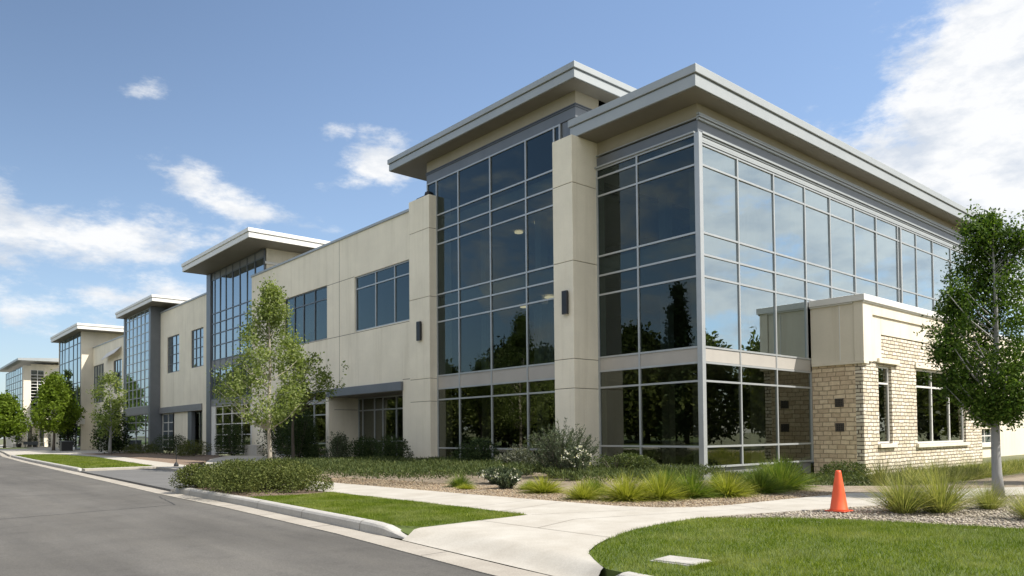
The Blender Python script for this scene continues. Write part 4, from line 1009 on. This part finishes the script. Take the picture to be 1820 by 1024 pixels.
PG_ = tuft('grass_tuft', '', 'ornamental grass', 82, .46, .43, 1300, .0085, 'blade_green', 1.35, 'yellow green tufts along the walk')
PF_ = tuft('fountain_grass', '', 'ornamental grass', 83, .62, .80, 900, .008, 'blade_straw', 1.0, 'fountain grasses in the gravel')
PS_ = tuft('fountain_grass', '', 'ornamental grass', 84, .75, .9, 620, .010, 'blade_straw', .9, 'tall grasses before the stone annex')
used = set()
def place(proto, x, y, s, label, sz=1., z=0):
    o = proto if proto not in used else copy_tree(proto); used.add(proto)
    o.location = (x, y, z); o.scale = (s, s, s*sz); o.rotation_euler = (0, 0, random.uniform(0, 6.28)); o['label'] = label
    return o
place(PY_, -9.75, -4.80, 1.60, 'bright yellow grass tuft left of its equally yellow neighbour, below the front corner glass')
place(PY_, -9.05, -5.15, 1.65, 'bright yellow grass tuft second in the pair below the corner post')
place(PG_, -8.2, -5.35, 1.60, 'fuller yellow green tuft directly below the corner post')
place(PY_, -7.4, -5.75, 1.60, 'yellowish low tuft right of the corner post')
place(PG_, -6.1, -5.8, 1.60, 'green tuft below the right corner glass')
place(PG_, -5.0, -5.7, 1.96, 'largest bushy green tuft before the stone annex corner', 1.1)
place(PG_, -4.2, -5.2, 1.76, 'green tuft merging with the largest bushy tuft on its right')
place(PY_, -10.2, -3.95, 1.15, 'small yellow tuft nearest to the walk, left of the bright pair')
place(PY_, -9.5, -1.95, 1.48, 'wide yellow green tuft below the white flowering bush', .8)
place(PY_, -8.8, -2.9, 1.15, 'small yellow tuft right of the wide one under the white flowers', .85)
place(PG_, -9.7, 1.2, 0.96, 'small green tuft at the left end of the walk planting')
place(PG_, -9.2, -3.4, 1.00, 'small dark tuft between the two little yellow tufts')
place(PY_, -10.1, .4, 0.72, 'tiny straw yellow tuft by the gravel edge, leftmost of the planting', .6)
place(PG_, -7.1, -3.9, 1.45, 'green tuft behind the bright yellow pair')
place(PY_, -8.3, -4.3, 1.03, 'pale tuft half hidden behind the fuller tuft below the corner post')
place(PG_, -6.7, -5.1, 1.12, 'dark green tuft behind the yellowish low tuft right of the corner post')
place(PG_, -9.0, -.9, 0.81, 'small green tuft between the white flowers and the wide yellow tuft', .8)
place(PF_, -8.45, -9.95, 1.11, 'fountain grass right of the orange cone')
place(PF_, -7.9, -10.35, 1.25, 'largest fountain grass in the gravel, second from the cone')
place(PF_, -6.75, -10.75, 0.74, 'small spiky fountain grass left of the grey tree trunk')
place(PF_, -8.1, -11.75, 0.77, 'fountain grass in the bottom right corner of the gravel')
place(PF_, -6.2, -11.9, 0.99, 'fountain grass behind the corner one, beside the grey trunk')
sides = ['first from the annex corner', 'second from the annex corner', 'below the narrow annex window', 'right of the narrow annex window', 'left below the wide annex window', 'in the middle below the wide annex window',
         'right below the wide annex window', 'at the far end of the annex', 'past the annex end', 'below the gridded window of the white wing', 'at the right frame edge']
for i, (x, y) in enumerate(((-.6, -6.3), (.8, -6.5), (2.4, -6.6), (3.6, -6.5), (5.4, -6.6), (7.0, -6.2), (9.2, -6.0), (11.6, -5.6), (14.2, -5.2), (17.0, -4.6), (20, -4.6))):
    place(PS_, x, y, .95, 'tall straw coloured grass ' + sides[i], 1.05, dip(x, y))
for i, (x, y, lb) in enumerate(((4.6, -9.4, 'near the walk, left of the trunk'), (7.5, -9.8, 'near the walk, behind the trunk'), (10.5, -9.2, 'right of the grey trunk'), (14, -8.4, 'farthest right beyond the grey trunk'))):
    place(PS_, x, y, .9, 'tall straw coloured grass ' + lb, 1.0, dip(x, y))

# ground cover: uncountable low growth before the bay and the wing
def cover(name, poly, n, h, size, lmat, label, seed, up=1.3, asp=.22, low=False):
    rg = rng(seed); xs = [p[0] for p in poly]; ys_ = [p[1] for p in poly]; P_ = []
    f = smooth_noise(rg); m = 0
    while m < n:
        q = np.stack([rg.uniform(min(xs), max(xs), n), rg.uniform(min(ys_), max(ys_), n)], 1); q = q[inside(q[:, 0], q[:, 1], poly)]
        top = h*(.55+.6*(.5+.5*f(np.c_[q, np.zeros(len(q))], 2.2)))
        P_.append(np.c_[q, top*rg.uniform(.15, 1, len(q))**.6]); m += len(q)
    pts = np.concatenate(P_)[:n]
    if low: pts[:, 2] += [dip(x, y) for x, y in pts[:, :2]]
    o = np_mesh(name, leaf_quads(pts, rg, size, up, asp), 4, M[lmat]); return tag(o, label, 'ground cover', kind='stuff')
cover('ground_cover', [(-11.0, 2.6), (-11.15, 4.5), (-11.0, 6), (-11.25, 8), (-9.9, 15), (-5.5, 17), (-3.6, 14), (-3.0, 7), (-3.6, 3), (-7, 1.6)], 34000, .5, .12, 'leaf_cover', 'low dull green ground cover between the walk and the bay', 91)
cover('ground_cover', [(-6.4, 1.5), (-2, 4.4), (-.6, .6), (-1.0, -1.6), (-6.5, -3.4), (-7.4, -1)], 9000, .34, .12, 'leaf_cover', 'low green growth under the front corner glass', 92)
cover('ground_cover', [(-6, -4.4), (-1.2, -1.2), (2, -1.0), (5, -2.6), (3.5, -6.0), (-2, -6.3), (-4.5, -6.2)], 9000, .3, .12, 'leaf_cover', 'low green growth below the right corner glass', 93, low=True)
cover('ground_cover', [(-2, -7.6), (4, -8.4), (22, -7.5), (30, -3), (24, -2.6), (8, -3.2), (2, -5.4)], 46000, .26, .34, 'blade_straw', 'straw green meadow grass around the annex', 94, 2.2, .04, True)

# lawn blades
def blades(poly, n, h, w, seed, label):
    rg = rng(seed); xs = [p[0] for p in poly]; ys_ = [p[1] for p in poly]; P_ = []; m = 0
    while m < n:
        q = np.stack([rg.uniform(min(xs), max(xs), n), rg.uniform(min(ys_), max(ys_), n)], 1); q = q[inside(q[:, 0], q[:, 1], poly)]; P_.append(q); m += len(q)
    q = np.concatenate(P_)[:n]; a = rg.uniform(0, 6.28, n)
    f = smooth_noise(rg); hh = h*rg.uniform(.6, 1.25, n)*(1+.25*f(np.c_[q, np.zeros(n)], 2.5))
    near = (np.abs(q[:, 0]+15.26) < .25) & (np.abs(q[:, 1]+10.28) < .35); q[near] = np.array([-15.26, -10.62])+rg.uniform(-1, 1, (int(near.sum()), 2))*np.array([.3, .05])
    s = np.stack([np.cos(a), np.sin(a)], 1)*w/2; tip = q+rg.normal(size=(n, 2))*h*.45
    V = np.stack([np.c_[q-s, np.full(n, .005)], np.c_[q+s, np.full(n, .005)], np.c_[tip, hh]], 1).reshape(-1, 3)
    o = np_mesh('grass', V, 3, M['lawn_blade']); return tag(o, label, 'grass', kind='stuff')
vis = [p for p in lawn_near if p[1] > -15]+[(-8.9, -14.5), (-16.5, -14.5)]
blades(lawn_near, 150000, .055, .0085, 101, 'mown green grass of the near right lawn')
blades(lawn_mid, 70000, .05, .009, 102, 'mown green grass of the middle lawn by the kerb')
blades(lawn_far, 50000, .07, .03, 103, 'mown green grass of the far lawn past the driveway')

# pebbles and bark chips
def chips(name, poly, n, s0, s1, flat, mat, seed, label, z=0.):
    rg = rng(seed); xs = [p[0] for p in poly]; ys_ = [p[1] for p in poly]; P_ = []; m = 0
    while m < n:
        q = np.stack([rg.uniform(min(xs), max(xs), n), rg.uniform(min(ys_), max(ys_), n)], 1); q = q[inside(q[:, 0], q[:, 1], poly)]; P_.append(q); m += len(q)
    q = np.concatenate(P_)[:n]; s = rg.uniform(s0, s1, n)
    oc = np.array([[1, 0, 0], [0, 1, 0], [-1, 0, 0], [0, -1, 0], [0, 0, 1], [0, 0, -1]], float)
    V = oc[None]*s[:, None, None]*rg.uniform(.6, 1.3, (n, 6, 1)); V[:, :, 2] *= flat
    a = rg.uniform(0, 6.28, n); ca, sa = np.cos(a)[:, None], np.sin(a)[:, None]
    x, y = V[:, :, 0]*ca-V[:, :, 1]*sa, V[:, :, 0]*sa+V[:, :, 1]*ca
    V = np.stack([x+q[:, 0:1], y+q[:, 1:2], V[:, :, 2]+(z+s*flat*.35)[:, None]], 2)
    Fc = np.array([[0, 1, 4], [1, 2, 4], [2, 3, 4], [3, 0, 4], [1, 0, 5], [2, 1, 5], [3, 2, 5], [0, 3, 5]])
    F_ = (np.arange(n)*6)[:, None, None]+Fc[None]
    o = np_mesh(name, V.reshape(-1, 3), 3, M[mat], F=F_.reshape(-1, 3)); return tag(o, label, 'gravel' if 'peb' in name else 'mulch', kind='stuff')
chips('pebbles', [p for p in bed_gravel if p[1] > -16]+[(-8.9, -15)], 15000, .014, .034, .65, 'pebble', 111, 'grey and pinkish pebbles of the gravel bed')
chips('bark_chips', [(-9.6, 8), (-11.35, 7.6), (-11.25, 2.6), (-11.2, -1), (-11.05, -4.05), (-10.95, -5.7), (-10.6, -6.45), (-10.1, -6.85), (-9.26, -7.06), (-7.29, -7.2), (-4.96, -7.45), (-4.5, -6), (-8.5, -3), (-9, 2)], 13000, .014, .036, .4, 'chip', 112, 'scattered bark chips along the walk')

# ------------------------------------------------------------------ small things
t = thing('traffic_cone', 'plain orange traffic cone at the corner of walk and gravel', 'traffic cone', (-8.95, -9.05, 0))
MB().box(-9.13, -8.77, -9.23, -8.87, .012, .035).build('base', M['cone_base'], t, bevel=.01)
MB().lathe((-8.95, -9.05, .036), [(0, .165), (.02, .15), (.3, .108), (.66, .052), (.70, .046), (.705, .036)], 28).build('cone', M['orange'], t, smooth=True)
t = thing('utility_cover', 'flat pale concrete utility cover sunk in the near lawn', 'utility cover', (-15.26, -10.28, 0))
def rot_rect(cx, cy, a, b, w):
    return [(cx+x*math.cos(w)-y*math.sin(w), cy+x*math.sin(w)+y*math.cos(w)) for x, y in ((-a, -b), (a, -b), (a, b), (-a, b))]
MB().prism(rot_rect(-15.26, -10.28, .18, .26, .12), -.1, .038).build('lid', M['lid'], t, bevel=.012)
MB().prism(rot_rect(-15.26, -10.28, .205, .285, .12), -.1, .022).build('rim', M['kerb'], t)
t = thing('path_light', 'thin black stake light beside the driveway corner', 'light', (-10.6, 23.0, .02))
MB().tube([(-10.6, 23.0, .05), (-10.6, 23.0, 1.0)], .018, 6).build('stake', M['black'], t)
MB().lathe((-10.6, 23.0, .02), [(0, .11), (.08, .11), (.2, .04)], 10).build('foot', M['black'], t)
t = thing('low_wall', 'short pale concrete wall stub beside the entrance path', 'wall', (-1.5, 36, 0))
MB().box(-1.75, -1.25, 35.0, 37.1, -.1, .85).build('wall', M['kerb'], t, bevel=.02)
t = thing('litter_bin', 'square black litter bin on the plaza below the lime tree', 'bin', (-5.2, 79.5, 0))
MB().box(-5.75, -4.65, 79.0, 80.0, .02, 1.05).build('body', M['black'], t, bevel=.03)
MB().box(-5.8, -4.6, 78.95, 80.05, 1.06, 1.15).build('lid', M['dark_alu'], t)
def planter(x, y, seed, label):
    t = thing('potted_plant', label, 'plant', (x, y, 0))
    MB().lathe((x, y, .0), [(0, .3), (.6, .42), (.62, .36)], 14).build('pot', M['black'], t)
    rg = rng(seed); pts = rg.normal(size=(420, 3))*np.array([.3, .3, .5])+np.array([0, 0, 1.3])
    np_mesh('foliage', leaf_quads(pts, rg, .22, .5, .45), 4, M['leaf_dark'], t)
planter(-1.0, 128.0, 121, 'potted dark plant by the narrow door of the far building')
planter(-3.3, 127.5, 122, 'potted plant left of the narrow door at the far building')
planter(1.2, 127.2, 123, 'potted plant right of the narrow door at the far building')
def cafe_table(x, y, label):
    t = thing('cafe_table', label, 'table', (x, y, 0))
    MB().lathe((x, y, .72), [(0, .55), (.04, .55)], 16).build('tabletop', M['fascia_white'], t)
    MB().lathe((x, y, .0), [(0, .3), (.04, .3), (.06, .05), (.71, .05)], 10).build('leg', M['black'], t)
cafe_table(-4.2, 125.5, 'white round cafe table left on the far plaza'); cafe_table(-.2, 125.0, 'white round cafe table before the narrow far door')
def bench(x, y, label):
    t = thing('bench', label, 'bench', (x, y, 0))
    MB().box(x-1.0, x+1.0, y-.25, y+.25, .40, .47).build('seat', M['dark_alu'], t)
    for s in (-.8, .8): MB().box(x+s-.05, x+s+.05, y-.2, y+.2, .0, .399).build('leg', M['black'], t)
    MB().box(x-1.0, x+1.0, y+.26, y+.30, .5, .95).build('backrest', M['dark_alu'], t)
bench(2.6, 126, 'dark bench before the right door of the far building'); bench(-2.2, 123.5, 'dark bench on the left of the far plaza')
t = thing('planter_box', 'long dark planter hedge in front of the far right door', 'planter', (3.2, 128.5, 0))
MB().box(2.2, 4.6, 128, 129, 0, .9).build('box', M['black'], t)
rg = rng(131); np_mesh('foliage', leaf_quads(rg.uniform((-.9, -.4, .9), (1.3, .4, 2.2), (700, 3)), rg, .25, .5, .5), 4, M['leaf_dark'], t)
